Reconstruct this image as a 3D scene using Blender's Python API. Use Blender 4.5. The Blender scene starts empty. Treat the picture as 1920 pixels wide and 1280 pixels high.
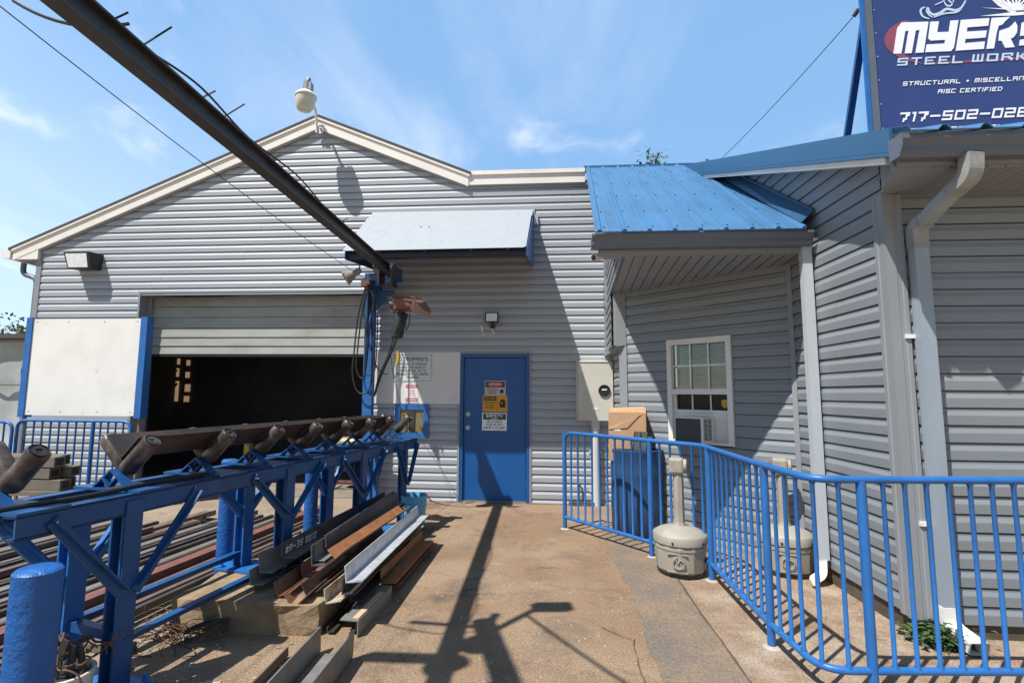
import bpy, math, random
from mathutils import Vector as V, Matrix
random.seed(7)
R = math.radians
scene = bpy.context.scene
COL = scene.collection

# ------------------------------------------------------------------ survey
# Camera position and lens recovered from the photograph; used to read plan
# positions of things off known planes (ground, walls) in metres.
F, CX, H = 950.0, 930.0, 1.54
PITCH, ROLL, YAW = math.atan(99/950), 0.007, R(4.5)
_r = V((math.cos(YAW), math.sin(YAW), 0)); _f = V((-math.sin(YAW), math.cos(YAW), 0)); _u = V((0, 0, 1))
FW = _f*math.cos(PITCH) + _u*math.sin(PITCH); _up = -_f*math.sin(PITCH) + _u*math.cos(PITCH)
RT = _r*math.cos(ROLL) + _up*math.sin(ROLL); UP = _up*math.cos(ROLL) - _r*math.sin(ROLL)
CAM = V((0, 0, H))
def plane(x, y, p, n):
    d = FW + RT*((x-CX)/F) - UP*((y-640)/F)
    p, n = V(p), V(n)
    return CAM + d*((p-CAM).dot(n)/d.dot(n))
def gz(x, y, z=0.0): return plane(x, y, (0, 0, z), (0, 0, 1))
def oy(x, y, Y): return plane(x, y, (0, Y, 0), (0, 1, 0))
def ox(x, y, X): return plane(x, y, (X, 0, 0), (1, 0, 0))

# ------------------------------------------------------------------ materials
MATS = {}
def mat(name, col, rough=0.6, metal=0.0, var=0.12, vscale=6.0, bump=0.0, bscale=40.0, col2=None, f2=0.5,
        scale2=3.0, stretch=(1, 1, 1), spec=0.5, detail=5.0, coat=0.0, sharp=0.12, dirt=0.0):
    """Principled material: base colour with two noise scales and optional stains / bump."""
    if name in MATS: return MATS[name]
    m = bpy.data.materials.new(name); m.use_nodes = True
    nt = m.node_tree; N = nt.nodes; L = nt.links
    b = N['Principled BSDF']
    b.inputs['Roughness'].default_value = rough; b.inputs['Metallic'].default_value = metal
    b.inputs['Specular IOR Level'].default_value = spec
    b.inputs['Coat Weight'].default_value = coat
    tc = N.new('ShaderNodeTexCoord'); mp = N.new('ShaderNodeMapping')
    mp.inputs['Scale'].default_value = stretch
    L.new(tc.outputs['Object'], mp.inputs['Vector'])
    def noise(sc, det=detail, rgh=0.6):
        n = N.new('ShaderNodeTexNoise'); n.inputs['Scale'].default_value = sc
        n.inputs['Detail'].default_value = det; n.inputs['Roughness'].default_value = rgh
        L.new(mp.outputs['Vector'], n.inputs['Vector']); return n
    n1 = noise(vscale)
    r1 = N.new('ShaderNodeMapRange'); r1.inputs['From Min'].default_value = 0.3; r1.inputs['From Max'].default_value = 0.7
    r1.inputs['To Min'].default_value = 1-var; r1.inputs['To Max'].default_value = 1+var
    L.new(n1.outputs['Fac'], r1.inputs['Value'])
    base = N.new('ShaderNodeMix'); base.data_type = 'RGBA'
    base.inputs['A'].default_value = (*col, 1); base.inputs['B'].default_value = (*(col2 or col), 1)
    if col2:
        n2 = noise(scale2, 8.0, 0.65)
        r2 = N.new('ShaderNodeMapRange'); r2.inputs['From Min'].default_value = 1-f2-sharp; r2.inputs['From Max'].default_value = 1-f2+sharp
        L.new(n2.outputs['Fac'], r2.inputs['Value']); L.new(r2.outputs['Result'], base.inputs['Factor'])
    else: base.inputs['Factor'].default_value = 0
    mul = N.new('ShaderNodeMix'); mul.data_type = 'RGBA'; mul.blend_type = 'MULTIPLY'; mul.inputs['Factor'].default_value = 1
    L.new(base.outputs['Result'], mul.inputs['A']); L.new(r1.outputs['Result'], mul.inputs['B'])
    out = mul.outputs['Result']
    if dirt > 0:
        n3 = noise(1.7, 9.0, 0.7)
        r3 = N.new('ShaderNodeMapRange'); r3.inputs['From Min'].default_value = 0.5; r3.inputs['From Max'].default_value = 0.72
        r3.inputs['To Max'].default_value = dirt
        L.new(n3.outputs['Fac'], r3.inputs['Value'])
        dm = N.new('ShaderNodeMix'); dm.data_type = 'RGBA'; dm.inputs['B'].default_value = (0.09, 0.065, 0.045, 1)
        L.new(r3.outputs['Result'], dm.inputs['Factor']); L.new(out, dm.inputs['A']); out = dm.outputs['Result']
    L.new(out, b.inputs['Base Color'])
    rr = N.new('ShaderNodeMapRange'); rr.inputs['To Min'].default_value = max(0.02, rough-0.12); rr.inputs['To Max'].default_value = min(1, rough+0.12)
    L.new(n1.outputs['Fac'], rr.inputs['Value']); L.new(rr.outputs['Result'], b.inputs['Roughness'])
    if bump > 0:
        nb = noise(bscale, 4.0); bp = N.new('ShaderNodeBump'); bp.inputs['Strength'].default_value = bump
        bp.inputs['Distance'].default_value = 0.01
        L.new(nb.outputs['Fac'], bp.inputs['Height']); L.new(bp.outputs['Normal'], b.inputs['Normal'])
    MATS[name] = m; return m

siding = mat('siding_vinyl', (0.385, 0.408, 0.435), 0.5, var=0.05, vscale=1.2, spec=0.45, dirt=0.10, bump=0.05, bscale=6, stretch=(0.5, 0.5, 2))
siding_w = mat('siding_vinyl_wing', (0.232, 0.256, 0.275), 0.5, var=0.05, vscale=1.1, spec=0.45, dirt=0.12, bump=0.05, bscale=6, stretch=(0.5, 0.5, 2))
trim_grey = mat('grey_trim', (0.250, 0.266, 0.278), 0.5, var=0.05, vscale=2)
soffit_m = mat('soffit_panel', (0.255, 0.285, 0.315), 0.55, var=0.05)
white = mat('white_paint', (0.80, 0.78, 0.74), 0.5, var=0.04, vscale=3, col2=(0.62, 0.56, 0.49), f2=0.36, scale2=1.3, sharp=0.2)
cream = mat('fascia_white', (0.80, 0.755, 0.69), 0.5, var=0.04, vscale=2, col2=(0.70, 0.63, 0.55), f2=0.35, scale2=1.2, sharp=0.2)
board_w = mat('white_board', (0.80, 0.78, 0.73), 0.5, var=0.05, vscale=2, col2=(0.52, 0.49, 0.43), f2=0.31, scale2=7, sharp=0.05, dirt=.12)
panel_w = mat('panel_board', (0.70, 0.685, 0.66), 0.55, var=0.04, vscale=4, col2=(0.6, 0.58, 0.55), f2=0.33, scale2=3)
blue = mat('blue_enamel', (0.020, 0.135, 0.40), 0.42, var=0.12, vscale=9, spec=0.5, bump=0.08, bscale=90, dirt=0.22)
blue_dark = mat('blue_paint_darker', (0.010, 0.072, 0.215), 0.42, var=0.18, vscale=8, bump=0.15, bscale=60, dirt=0.35)  # darker copy of the blue, with the conveyor's shadow-side tone put in the colour
blue_rough = mat('blue_bollard_paint', (0.010, 0.100, 0.34), 0.42, var=0.10, vscale=10, bump=0.9, bscale=34, dirt=0.08)
door_blue = mat('blue_door_paint', (0.005, 0.088, 0.30), 0.38, var=0.06, vscale=3, dirt=0.12)
roof_blue = mat('blue_roof_metal', (0.053, 0.162, 0.315), 0.42, var=0.10, vscale=3, col2=(0.055, 0.105, 0.175), f2=0.36, scale2=2.6, stretch=(3.0, 0.6, 0.6), sharp=0.12)
trim_blue = mat('blue_rake_metal', (0.033, 0.120, 0.235), 0.4, var=0.05)
navy = mat('navy_sign', (0.034, 0.058, 0.185), 0.4, var=0.04, vscale=2)
letter_w = mat('sign_white', (0.86, 0.87, 0.88), 0.5, var=0.02)
letter_b = mat('sign_pale_blue', (0.55, 0.66, 0.82), 0.5, var=0.05)
swoosh = mat('sign_red', (0.27, 0.070, 0.105), 0.5, var=0.08)
shingle = mat('shingles', (0.075, 0.07, 0.068), 0.9, var=0.3, vscale=30, bump=0.5)
dark = mat('black_rubber', (0.016, 0.016, 0.017), 0.6, var=0.2)
black_plastic = mat('black_plastic', (0.022, 0.022, 0.024), 0.45, var=0.15)
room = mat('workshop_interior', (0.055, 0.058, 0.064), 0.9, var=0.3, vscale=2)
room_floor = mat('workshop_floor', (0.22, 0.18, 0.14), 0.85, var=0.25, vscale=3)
galv = mat('galvanized', (0.56, 0.58, 0.60), 0.42, 0.35, var=0.12, vscale=18, col2=(0.42, 0.45, 0.48), f2=0.45, scale2=12)
gutter_m = mat('grey_gutter', (0.125, 0.148, 0.178), 0.42, 0.1, var=0.06)
pipe_w = mat('weathered_downspout', (0.50, 0.54, 0.58), 0.45, 0.1, var=0.08, vscale=4, col2=(0.45, 0.43, 0.37), f2=0.36, scale2=4, stretch=(1, 1, .4))
pipe_g = mat('grey_downspout', (0.30, 0.35, 0.40), 0.45, 0.1, var=0.08, vscale=4, col2=(0.40, 0.39, 0.34), f2=0.38, scale2=3, stretch=(1, 1, .4))
awn_m = mat('awning_sheet', (0.365, 0.390, 0.415), 0.6, 0.0, var=0.12, vscale=9, col2=(0.275, 0.300, 0.330), f2=0.46, scale2=9, stretch=(1, 1, 1))
steel = mat('mill_steel', (0.105, 0.108, 0.108), 0.5, 0.35, var=0.22, vscale=8, col2=(0.15, 0.125, 0.10), f2=0.42, scale2=4, dirt=0.3)
steel_l = mat('grey_steel', (0.215, 0.215, 0.205), 0.5, 0.25, var=0.18, vscale=7, col2=(0.20, 0.16, 0.12), f2=0.40, scale2=3, dirt=0.35)
steel_d = mat('scaled_steel', (0.055, 0.055, 0.054), 0.5, 0.3, var=0.3, vscale=8, col2=(0.075, 0.058, 0.046), f2=0.4, scale2=5)
rust = mat('rusty_steel', (0.205, 0.088, 0.040), 0.8, 0.05, var=0.25, vscale=10, col2=(0.115, 0.06, 0.038), f2=0.5, scale2=6, bump=0.2, bscale=70)
rust_o = mat('orange_rust', (0.36, 0.155, 0.06), 0.8, 0.05, var=0.22, vscale=9, col2=(0.20, 0.10, 0.055), f2=0.42, scale2=7)
rust_red = mat('red_oxide', (0.19, 0.075, 0.055), 0.7, 0.05, var=0.2, vscale=8, col2=(0.13, 0.07, 0.055), f2=0.4, scale2=5)
brown_s = mat('brown_angle', (0.062, 0.047, 0.040), 0.5, 0.3, var=0.30, vscale=5, col2=(0.155, 0.075, 0.042), f2=0.38, scale2=4)
roller_m = mat('worn_roller', (0.072, 0.054, 0.046), 0.40, 0.45, var=0.35, vscale=12, col2=(0.19, 0.155, 0.13), f2=0.42, scale2=6)
bar_brown = mat('brown_flat_bar', (0.165, 0.115, 0.092), 0.7, 0.15, var=0.2, vscale=6, col2=(0.12, 0.085, 0.07), f2=0.45, scale2=4)
concrete = mat('block_concrete', (0.31, 0.225, 0.135), 0.9, var=0.22, vscale=8, col2=(0.21, 0.14, 0.08), f2=0.46, scale2=5, bump=0.8, bscale=28)
pale_conc = mat('pale_concrete', (0.40, 0.35, 0.29), 0.9, var=0.2, vscale=12, bump=0.5)
cardboard = mat('cardboard', (0.45, 0.27, 0.15), 0.8, var=0.07, vscale=7)
beige = mat('beige_enamel', (0.60, 0.585, 0.50), 0.5, var=0.06, vscale=4, col2=(0.5, 0.49, 0.44), f2=0.36, scale2=5)
taupe = mat('taupe_plastic', (0.33, 0.305, 0.25), 0.55, var=0.1, vscale=5, col2=(0.24, 0.20, 0.14), f2=0.36, scale2=4, dirt=0.25)
barrel_m = mat('blue_drum', (0.022, 0.066, 0.165), 0.45, var=0.12, vscale=4, dirt=0.2)
bucket_b = mat('light_blue_plastic', (0.10, 0.40, 0.62), 0.4, var=0.06)
bucket_w = mat('white_bucket_plastic', (0.62, 0.60, 0.55), 0.45, var=0.1, dirt=0.35)
wood = mat('weathered_wood', (0.16, 0.135, 0.105), 0.85, var=0.2, vscale=14, stretch=(0.3, 2, 2))
lamp_grey = mat('lamp_grey', (0.25, 0.255, 0.265), 0.45, 0.3, var=0.08)
frost = mat('frosted_lens', (0.55, 0.54, 0.42), 0.25, var=0.08)
lens = mat('flood_lens', (0.82, 0.83, 0.82), 0.18, var=0.12, vscale=20)
yellow = mat('yellow_paint', (0.62, 0.36, 0.02), 0.5, var=0.06)
red = mat('sign_danger_red', (0.50, 0.04, 0.05), 0.5, var=0.05)
green = mat('sign_green', (0.012, 0.075, 0.05), 0.5, var=0.05)
ink = mat('sign_black', (0.02, 0.02, 0.022), 0.5, var=0.05)
sign_bg = mat('sign_enamel', (0.66, 0.72, 0.69), 0.45, var=0.04)
orange_m = mat('hoist_orange', (0.24, 0.075, 0.035), 0.5, var=0.2, dirt=0.4)
olive_glass = mat('dusty_yellow_pane', (0.20, 0.165, 0.07), 0.35, var=0.25, vscale=5)
winglass = mat('window_glass', (0.012, 0.014, 0.017), 0.08, var=0.2, spec=0.22)
blind = mat('window_blind', (0.80, 0.84, 0.84), 0.5, var=0.04)
acfront = mat('conditioner_grille', (0.075, 0.08, 0.088), 0.6, var=0.1)
leaf1 = mat('leaf_green', (0.055, 0.11, 0.022), 0.6, var=0.35, vscale=12)
leaf2 = mat('leaf_dark', (0.045, 0.08, 0.025), 0.6, var=0.35, vscale=12)
bark = mat('bark', (0.09, 0.065, 0.045), 0.9, var=0.3)
tarp = mat('grey_sheet', (0.30, 0.33, 0.32), 0.5, var=0.1, vscale=1.2, col2=(0.45, 0.48, 0.48), f2=0.47, scale2=0.5, sharp=0.1)
garage_m = mat('garage_door_paint', (0.36, 0.36, 0.33), 0.55, var=0.10, vscale=3, col2=(0.32, 0.27, 0.20), f2=0.36, scale2=1.6, stretch=(.6, 1, 2.0), dirt=0.25)
wire_m = mat('wire_steel', (0.06, 0.045, 0.035), 0.6, 0.3, var=0.2)
gravel_m = mat('gravel_stone', (0.34, 0.27, 0.19), 0.9, var=0.3, vscale=3)

def ground_material():
    m = bpy.data.materials.new('dirty_concrete'); m.use_nodes = True
    N = m.node_tree.nodes; L = m.node_tree.links; b = N['Principled BSDF']
    tc = N.new('ShaderNodeTexCoord')
    def noise(sc, det=8, rg=0.65, dist=0.0):
        n = N.new('ShaderNodeTexNoise'); n.inputs['Scale'].default_value = sc; n.inputs['Detail'].default_value = det
        n.inputs['Roughness'].default_value = rg; n.inputs['Distortion'].default_value = dist
        L.new(tc.outputs['Object'], n.inputs['Vector']); return n.outputs['Fac']
    def rng(v, a, c, lo=0, hi=1):
        r = N.new('ShaderNodeMapRange'); r.inputs['From Min'].default_value = a; r.inputs['From Max'].default_value = c
        r.inputs['To Min'].default_value = lo; r.inputs['To Max'].default_value = hi; L.new(v, r.inputs['Value']); return r.outputs['Result']
    def mix(f, A, B, mode='MIX'):
        x = N.new('ShaderNodeMix'); x.data_type = 'RGBA'; x.blend_type = mode
        if isinstance(f, float): x.inputs['Factor'].default_value = f
        else: L.new(f, x.inputs['Factor'])
        for k, c in (('A', A), ('B', B)):
            if isinstance(c, tuple): x.inputs[k].default_value = (*c, 1)
            else: L.new(c, x.inputs[k])
        return x.outputs['Result']
    sx = N.new('ShaderNodeSeparateXYZ'); L.new(tc.outputs['Object'], sx.inputs[0])
    c = mix(rng(noise(0.9, 9, 0.6, 0.4), 0.42, 0.60), (0.262, 0.172, 0.106), (0.318, 0.226, 0.148))
    c = mix(rng(noise(2.3, 10, 0.7, 0.6), 0.50, 0.68), c, (0.185, 0.138, 0.098))
    c = mix(rng(noise(1.4, 10, 0.72, 0.3), 0.60, 0.74), c, (0.36, 0.285, 0.20))
    # yard at the left is paler, dustier
    side = N.new('ShaderNodeMath'); side.operation = 'ADD'; L.new(sx.outputs['X'], side.inputs[0])
    L.new(rng(noise(0.7), 0.3, 0.7, -0.6, 0.6), side.inputs[1])
    c = mix(rng(side.outputs[0], -1.9, -2.9), c, mix(rng(noise(1.6, 9, 0.7), 0.4, 0.62), (0.270, 0.210, 0.152), (0.345, 0.28, 0.21)))
    rs = N.new('ShaderNodeMath'); rs.operation = 'ADD'; L.new(sx.outputs['X'], rs.inputs[0])
    L.new(rng(noise(1.1), 0.3, 0.7, -0.3, 0.3), rs.inputs[1])
    c = mix(rng(rs.outputs[0], 1.0, 1.5), c, mix(rng(noise(2.2, 10, 0.75), 0.42, 0.6), (0.275, 0.188, 0.125), (0.40, 0.32, 0.24)))
    c = mix(rng(noise(0.55, 11, 0.78, 1.2), 0.545, 0.63, 0, .75), c, (0.105, 0.082, 0.064))
    c = mix(rng(noise(5.0, 8, 0.75, 0.4), 0.56, 0.70, 0, .6), c, (0.13, 0.10, 0.075))
    # fine grit
    g = noise(70, 3, 0.8)
    c = mix(0.55, c, mix(rng(g, 0.35, 0.65), (0.42, 0.42, 0.42), (1.55, 1.55, 1.55)), 'MULTIPLY')
    vo = N.new('ShaderNodeTexVoronoi'); vo.inputs['Scale'].default_value = 55; L.new(tc.outputs['Object'], vo.inputs['Vector'])
    c = mix(rng(vo.outputs['Distance'], 0.16, 0.09), c, mix(rng(noise(40, 2), 0.5, 0.6), c, (0.58, 0.49, 0.38)))
    L.new(c, b.inputs['Base Color']); b.inputs['Roughness'].default_value = 0.92; b.inputs['Specular IOR Level'].default_value = 0.25
    bp = N.new('ShaderNodeBump'); bp.inputs['Strength'].default_value = 0.8; bp.inputs['Distance'].default_value = 0.014
    hb = N.new('ShaderNodeMath'); hb.operation = 'ADD'; L.new(noise(60, 4, 0.7), hb.inputs[0]); L.new(noise(9, 6, 0.7), hb.inputs[1])
    L.new(hb.outputs[0], bp.inputs['Height']); L.new(bp.outputs['Normal'], b.inputs['Normal'])
    return m
ground_m = ground_material()
asphalt = mat('worn_asphalt', (0.170, 0.143, 0.114), 0.92, var=0.30, vscale=55, col2=(0.245, 0.178, 0.122), f2=0.50, scale2=2.2, bump=0.7, bscale=70, spec=0.25)
crack_m = mat('crack_dirt', (0.09, 0.07, 0.05), 0.95, var=0.3)

# ------------------------------------------------------------------ mesh helpers
ORIG = {}
class MB:
    def __init__(s): s.v = []; s.f = []; s.m = []; s.sm = []; s.mats = []; s.cur = 0
    def use(s, m):
        if m not in s.mats: s.mats.append(m)
        s.cur = s.mats.index(m); return s
    def add(s, vs, fs, smooth=False):
        o = len(s.v); s.v += [tuple(p) for p in vs]
        for f in fs: s.f.append([i+o for i in f]); s.m.append(s.cur); s.sm.append(smooth)
        return s
    def hexa(s, p):  # 8 corners: bottom 0-3 ccw, top 4-7
        return s.add(p, [(3, 2, 1, 0), (4, 5, 6, 7), (0, 1, 5, 4), (1, 2, 6, 5), (2, 3, 7, 6), (3, 0, 4, 7)])
    def box(s, lo, hi):
        (a, b, c), (d, e, f) = lo, hi
        a, d = min(a, d), max(a, d); b, e = min(b, e), max(b, e); c, f = min(c, f), max(c, f)
        return s.hexa([(a, b, c), (d, b, c), (d, e, c), (a, e, c), (a, b, f), (d, b, f), (d, e, f), (a, e, f)])
    def obox(s, c, ax, ay, az):  # centre + half axes vectors
        c, ax, ay, az = V(c), V(ax), V(ay), V(az)
        return s.hexa([c-ax-ay-az, c+ax-ay-az, c+ax+ay-az, c-ax+ay-az, c-ax-ay+az, c+ax-ay+az, c+ax+ay+az, c-ax+ay+az])
    def bar(s, p, q, w, h, up=(0, 0, 1)):  # rectangular bar, width w sideways, h along up
        p, q = V(p), V(q); d = (q-p).normalized(); side = d.cross(V(up))
        if side.length < 1e-4: side = d.cross(V((0, 1, 0)))
        side.normalize(); u = side.cross(d).normalized()
        return s.obox((p+q)/2, (q-p)/2, side*(-w/2), u*(h/2))
    def prism(s, poly, ext):  # planar polygon extruded by vector
        ext = V(ext); n = len(poly); vs = [V(p) for p in poly] + [V(p)+ext for p in poly]
        nrm = V((0, 0, 0))
        for i in range(n): nrm += vs[i].cross(vs[(i+1) % n])
        flip = nrm.dot(ext) > 0
        fs = [tuple(range(n)), tuple(range(2*n-1, n-1, -1))] + [((i+1) % n, i, n+i, n+(i+1) % n) for i in range(n)]
        if flip: fs = [tuple(reversed(f)) for f in fs]
        return s.add(vs, fs)
    def tube(s, pts, r, n=10, cap=True, closed=False):
        pts = [V(p) for p in pts]; rs = r if isinstance(r, (list, tuple)) else [r]*len(pts)
        k = len(pts); vs = []; ref = None
        for i, p in enumerate(pts):
            a = pts[i-1] if (i > 0 or closed) else p; c = pts[(i+1) % k] if (i < k-1 or closed) else p
            t = (c-a).normalized()
            if ref is None:
                ref = t.orthogonal().normalized()
            ref = (ref - t*ref.dot(t))
            if ref.length < 1e-5: ref = t.orthogonal()
            ref.normalize(); b = t.cross(ref)
            sc = 1.0
            if 0 < i < k-1:
                d1 = (p-a).normalized(); d2 = (c-p).normalized(); sc = 1/max(0.6, math.cos(d1.angle(d2)/2))
            for j in range(n):
                an = 2*math.pi*j/n; vs.append(p + (ref*math.cos(an) + b*math.sin(an))*rs[i])
        fs = []
        for i in range(k if closed else k-1):
            for j in range(n):
                i2 = (i+1) % k
                fs.append((i*n+j, i*n+(j+1) % n, i2*n+(j+1) % n, i2*n+j))
        s.add(vs, fs, True)
        if cap and not closed:
            o = len(s.v)-len(vs)
            s.f.append([o+j for j in range(n)][::-1]); s.m.append(s.cur); s.sm.append(False)
            s.f.append([o+(k-1)*n+j for j in range(n)]); s.m.append(s.cur); s.sm.append(False)
        return s
    def lathe(s, c, prof, n=28, axis=(0, 0, 1), smooth=True, flat_idx=()):
        c = V(c); ax = V(axis).normalized(); e1 = ax.orthogonal().normalized(); e2 = ax.cross(e1)
        if abs(ax.z) > .99: e1, e2 = V((1, 0, 0)), V((0, 1, 0))*(1 if ax.z > 0 else -1)
        vs = []
        for (r, h) in prof:
            for j in range(n):
                a = 2*math.pi*j/n; vs.append(c + ax*h + (e1*math.cos(a)+e2*math.sin(a))*r)
        k = len(prof)
        for i in range(k-1):
            pass
        fs = [(i*n+j, i*n+(j+1) % n, (i+1)*n+(j+1) % n, (i+1)*n+j) for i in range(k-1) for j in range(n)]
        s.add(vs, fs, smooth)
        o = len(s.v)-len(vs)
        if prof[0][0] > 1e-4: s.f.append([o+j for j in range(n)][::-1]); s.m.append(s.cur); s.sm.append(False)
        if prof[-1][0] > 1e-4: s.f.append([o+(k-1)*n+j for j in range(n)]); s.m.append(s.cur); s.sm.append(False)
        return s
    def build(s, name, m=None, parent=None, bevel=0.0, origin=None, auto=True):
        og = V(origin) if origin is not None else (ORIG[parent] if parent is not None else V((0, 0, 0)))
        me = bpy.data.meshes.new(name)
        me.from_pydata([tuple(V(p)-og) for p in s.v], [], s.f)
        ms = s.mats if s.mats else [m]
        for x in ms: me.materials.append(x)
        me.polygons.foreach_set('material_index', s.m if s.mats else [0]*len(s.f))
        me.polygons.foreach_set('use_smooth', s.sm)
        me.update()
        o = bpy.data.objects.new(name, me); COL.objects.link(o)
        if any(s.sm):
            md = o.modifiers.new('edges', 'EDGE_SPLIT'); md.split_angle = R(42)
        if bevel > 0:
            b = o.modifiers.new('bevel', 'BEVEL'); b.width = bevel; b.segments = 2; b.limit_method = 'ANGLE'; b.angle_limit = R(50)
        if parent is not None: o.parent = parent
        elif origin is not None: o.location = og
        ORIG[o] = og
        return o
def tag(o, label=None, cat=None, group=None, kind=None):
    if label: o['label'] = label
    if cat: o['category'] = cat
    if group: o['group'] = group
    if kind: o['kind'] = kind
    return o
def thing(name, loc, label, cat, group=None):
    o = bpy.data.objects.new(name, None); COL.objects.link(o); o.location = loc; o.empty_display_size = 0.1
    ORIG[o] = V(loc); return tag(o, label, cat, group)
def structure(name, mb, m, bevel=0): return tag(mb.build(name, m, bevel=bevel), kind='structure')
def arc_pts(path, r, n=5):
    """Round the corners of a polyline with radius r."""
    P = [V(p) for p in path]; out = [P[0]]
    for i in range(1, len(P)-1):
        a = (P[i-1]-P[i]); b = (P[i+1]-P[i]); rr = min(r, a.length*.45, b.length*.45)
        s, e = P[i]+a.normalized()*rr, P[i]+b.normalized()*rr
        for k in range(n+1):
            t = k/n; out.append(s*(1-t)**2 + P[i]*2*t*(1-t) + e*t*t)
    out.append(P[-1]); return out
def sag(p, q, d, n=12):
    p, q = V(p), V(q); return [p.lerp(q, i/n) - V((0, 0, d*4*(i/n)*(1-i/n))) for i in range(n+1)]
def spline(P, n=8):
    P = [V(p) for p in P]; out = []
    for i in range(len(P)-1):
        p0 = P[max(0, i-1)]; p1 = P[i]; p2 = P[i+1]; p3 = P[min(len(P)-1, i+2)]
        for k in range(n):
            t = k/n
            out.append(0.5*((2*p1) + (p2-p0)*t + (2*p0-5*p1+4*p2-p3)*t*t + (3*p1-p0-3*p2+p3)*t**3))
    out.append(P[-1]); return out

def siding_wall(mb, p0, d, n, z0, z1, intervals, e=0.115, dep=0.0155):
    """Dutch-lap courses: a flat face, a cove above it and an open butt edge below."""
    p0 = V((p0[0], p0[1], 0)); d = V((d[0], d[1], 0)).normalized(); n = V((n[0], n[1], 0)).normalized()
    prof = [(0, -.022), (0.0, dep*.80), (.03, dep*.82), (.52, dep*1.0), (.555, dep*.93), (.77, dep*.17), (.83, .0015), (.905, .0015), (.905, -.022), (1.0, -.022)]
    z = z0
    while z < z1-1e-4:
        top = min(z+e, z1)
        segs = []
        for (s0, s1) in intervals(z + 0.5*e):
            cut = s0 + random.uniform(.6, 3.6)
            while s1-cut > .5: segs.append((s0, cut)); s0 = cut-.002; cut += random.uniform(2.6, 3.7)
            segs.append((s0, s1))
        for (s0, s1) in segs:
            if s1-s0 < .01: continue
            w = random.uniform(-.0013, .0013)
            pts = [(min(z+h*e, top), o+w) for h, o in prof]
            vs = []
            for zz, oo in pts:
                for s in (s0, s1):
                    q = p0 + d*s + n*oo; vs.append((q.x, q.y, zz))
            fs = [(2*i, 2*i+1, 2*i+3, 2*i+2) for i in range(len(pts)-1)]
            # face direction so normals look along n
            a = V(vs[1])-V(vs[0]); b = V((0, 0, 1))
            if a.cross(b).dot(n) < 0: fs = [f[::-1] for f in fs]
            mb.add(vs, fs)
        z += e

# ------------------------------------------------------------------ lettering
GL = {'A': '11111 10001 11111 10001 10001', 'B': '11110 10001 11110 10001 11110', 'C': '11111 10000 10000 10000 11111',
 'D': '11110 10001 10001 10001 11110', 'E': '11111 10000 11110 10000 11111', 'F': '11111 10000 11110 10000 10000',
 'G': '11111 10000 10011 10001 11111', 'H': '10001 10001 11111 10001 10001', 'I': '00100 00100 00100 00100 00100',
 'K': '10011 10110 11100 10110 10011', 'L': '10000 10000 10000 10000 11111', 'M': '11111 10101 10101 10101 10101',
 'N': '11111 10001 10001 10001 10001', 'O': '11111 10001 10001 10001 11111', 'P': '11111 10001 11111 10000 10000',
 'R': '11111 10001 11110 10011 10001', 'S': '11111 10000 11111 00001 11111', 'T': '11111 00100 00100 00100 00100',
 'U': '10001 10001 10001 10001 11111', 'V': '10001 10001 11011 01110 00100', 'W': '10101 10101 10101 10101 11111',
 'Y': '10001 10001 11111 00100 00100', '0': '11111 10001 10001 10001 11111', '1': '01100 00100 00100 00100 00100',
 '2': '11111 00001 11111 10000 11111', '3': '11111 00001 01111 00001 11111', '5': '11111 10000 11111 00001 11111',
 '6': '11111 10000 11111 10001 11111', '7': '11111 00011 00010 00110 00100', '8': '11111 10001 11111 10001 11111',
 '-': '00000 00000 11111 00000 00000', '.': '00000 00000 00000 00000 00100', '*': '00000 00100 01110 00100 00000',
 '&': '01100 10010 01101 10010 01101', '#': '01010 11111 01010 11111 01010', ' ': '00000 '*5}
NARROW = {'I': (2, 1), '1': (1, 2), '.': (2, 1)}   # first used column, columns used
def adv(ch, cw, gap):
    if ch == ' ': return cw*.75
    return cw*NARROW[ch][1]/5 + cw*gap if ch in NARROW else cw*(1+gap)
def text_quads(mb, s, at, u, v, h, cw, n, slant=0.0, gap=0.28, th=0.0015):
    """Square block lettering: runs of cells merged to quads; at = lower left, u/v unit vectors, h cap height, cw char width."""
    at, u, v, n = V(at), V(u), V(v), V(n); x = 0.0
    for ch in s:
        rows = GL.get(ch, GL[' ']).split(); sh_ = cw*NARROW[ch][0]/5 if ch in NARROW else 0.0
        for r, row in enumerate(rows):
            y1 = h*(5-r)/5; y0 = h*(4-r)/5; c = 0
            while c < 5 and c < len(row):
                if row[c] == '1':
                    c2 = c
                    while c2 < 5 and row[c2] == '1': c2 += 1
                    x0 = x - sh_ + cw*c/5; x1 = x - sh_ + cw*c2/5
                    mb.add([at+u*(x0+slant*y0)+v*y0+n*th, at+u*(x1+slant*y0)+v*y0+n*th, at+u*(x1+slant*y1)+v*y1+n*th, at+u*(x0+slant*y1)+v*y1+n*th], [(0, 1, 2, 3)])
                    c = c2
                else: c += 1
        x += adv(ch, cw, gap)
    return x - cw*gap
def text_width(s, cw, gap=0.28): return sum(adv(c, cw, gap) for c in s) - cw*gap
def text_centre(mb, s, c, u, v, h, width, n, slant=0.0, gap=0.28, th=0.0015):
    cw = width/text_width(s, 1.0, gap); text_quads(mb, s, V(c)-V(u)*(width/2)-V(v)*(h/2), u, v, h, cw, n, slant, gap, th)
UX, UZ, NF = V((1, 0, 0)), V((0, 0, 1)), V((0, -1, 0))
def flat_poly(mb, pts, n, th):
    """A thin closed plate with rim, front at +n."""
    mb.prism([V(p) for p in pts], V(n)*th)

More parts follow.
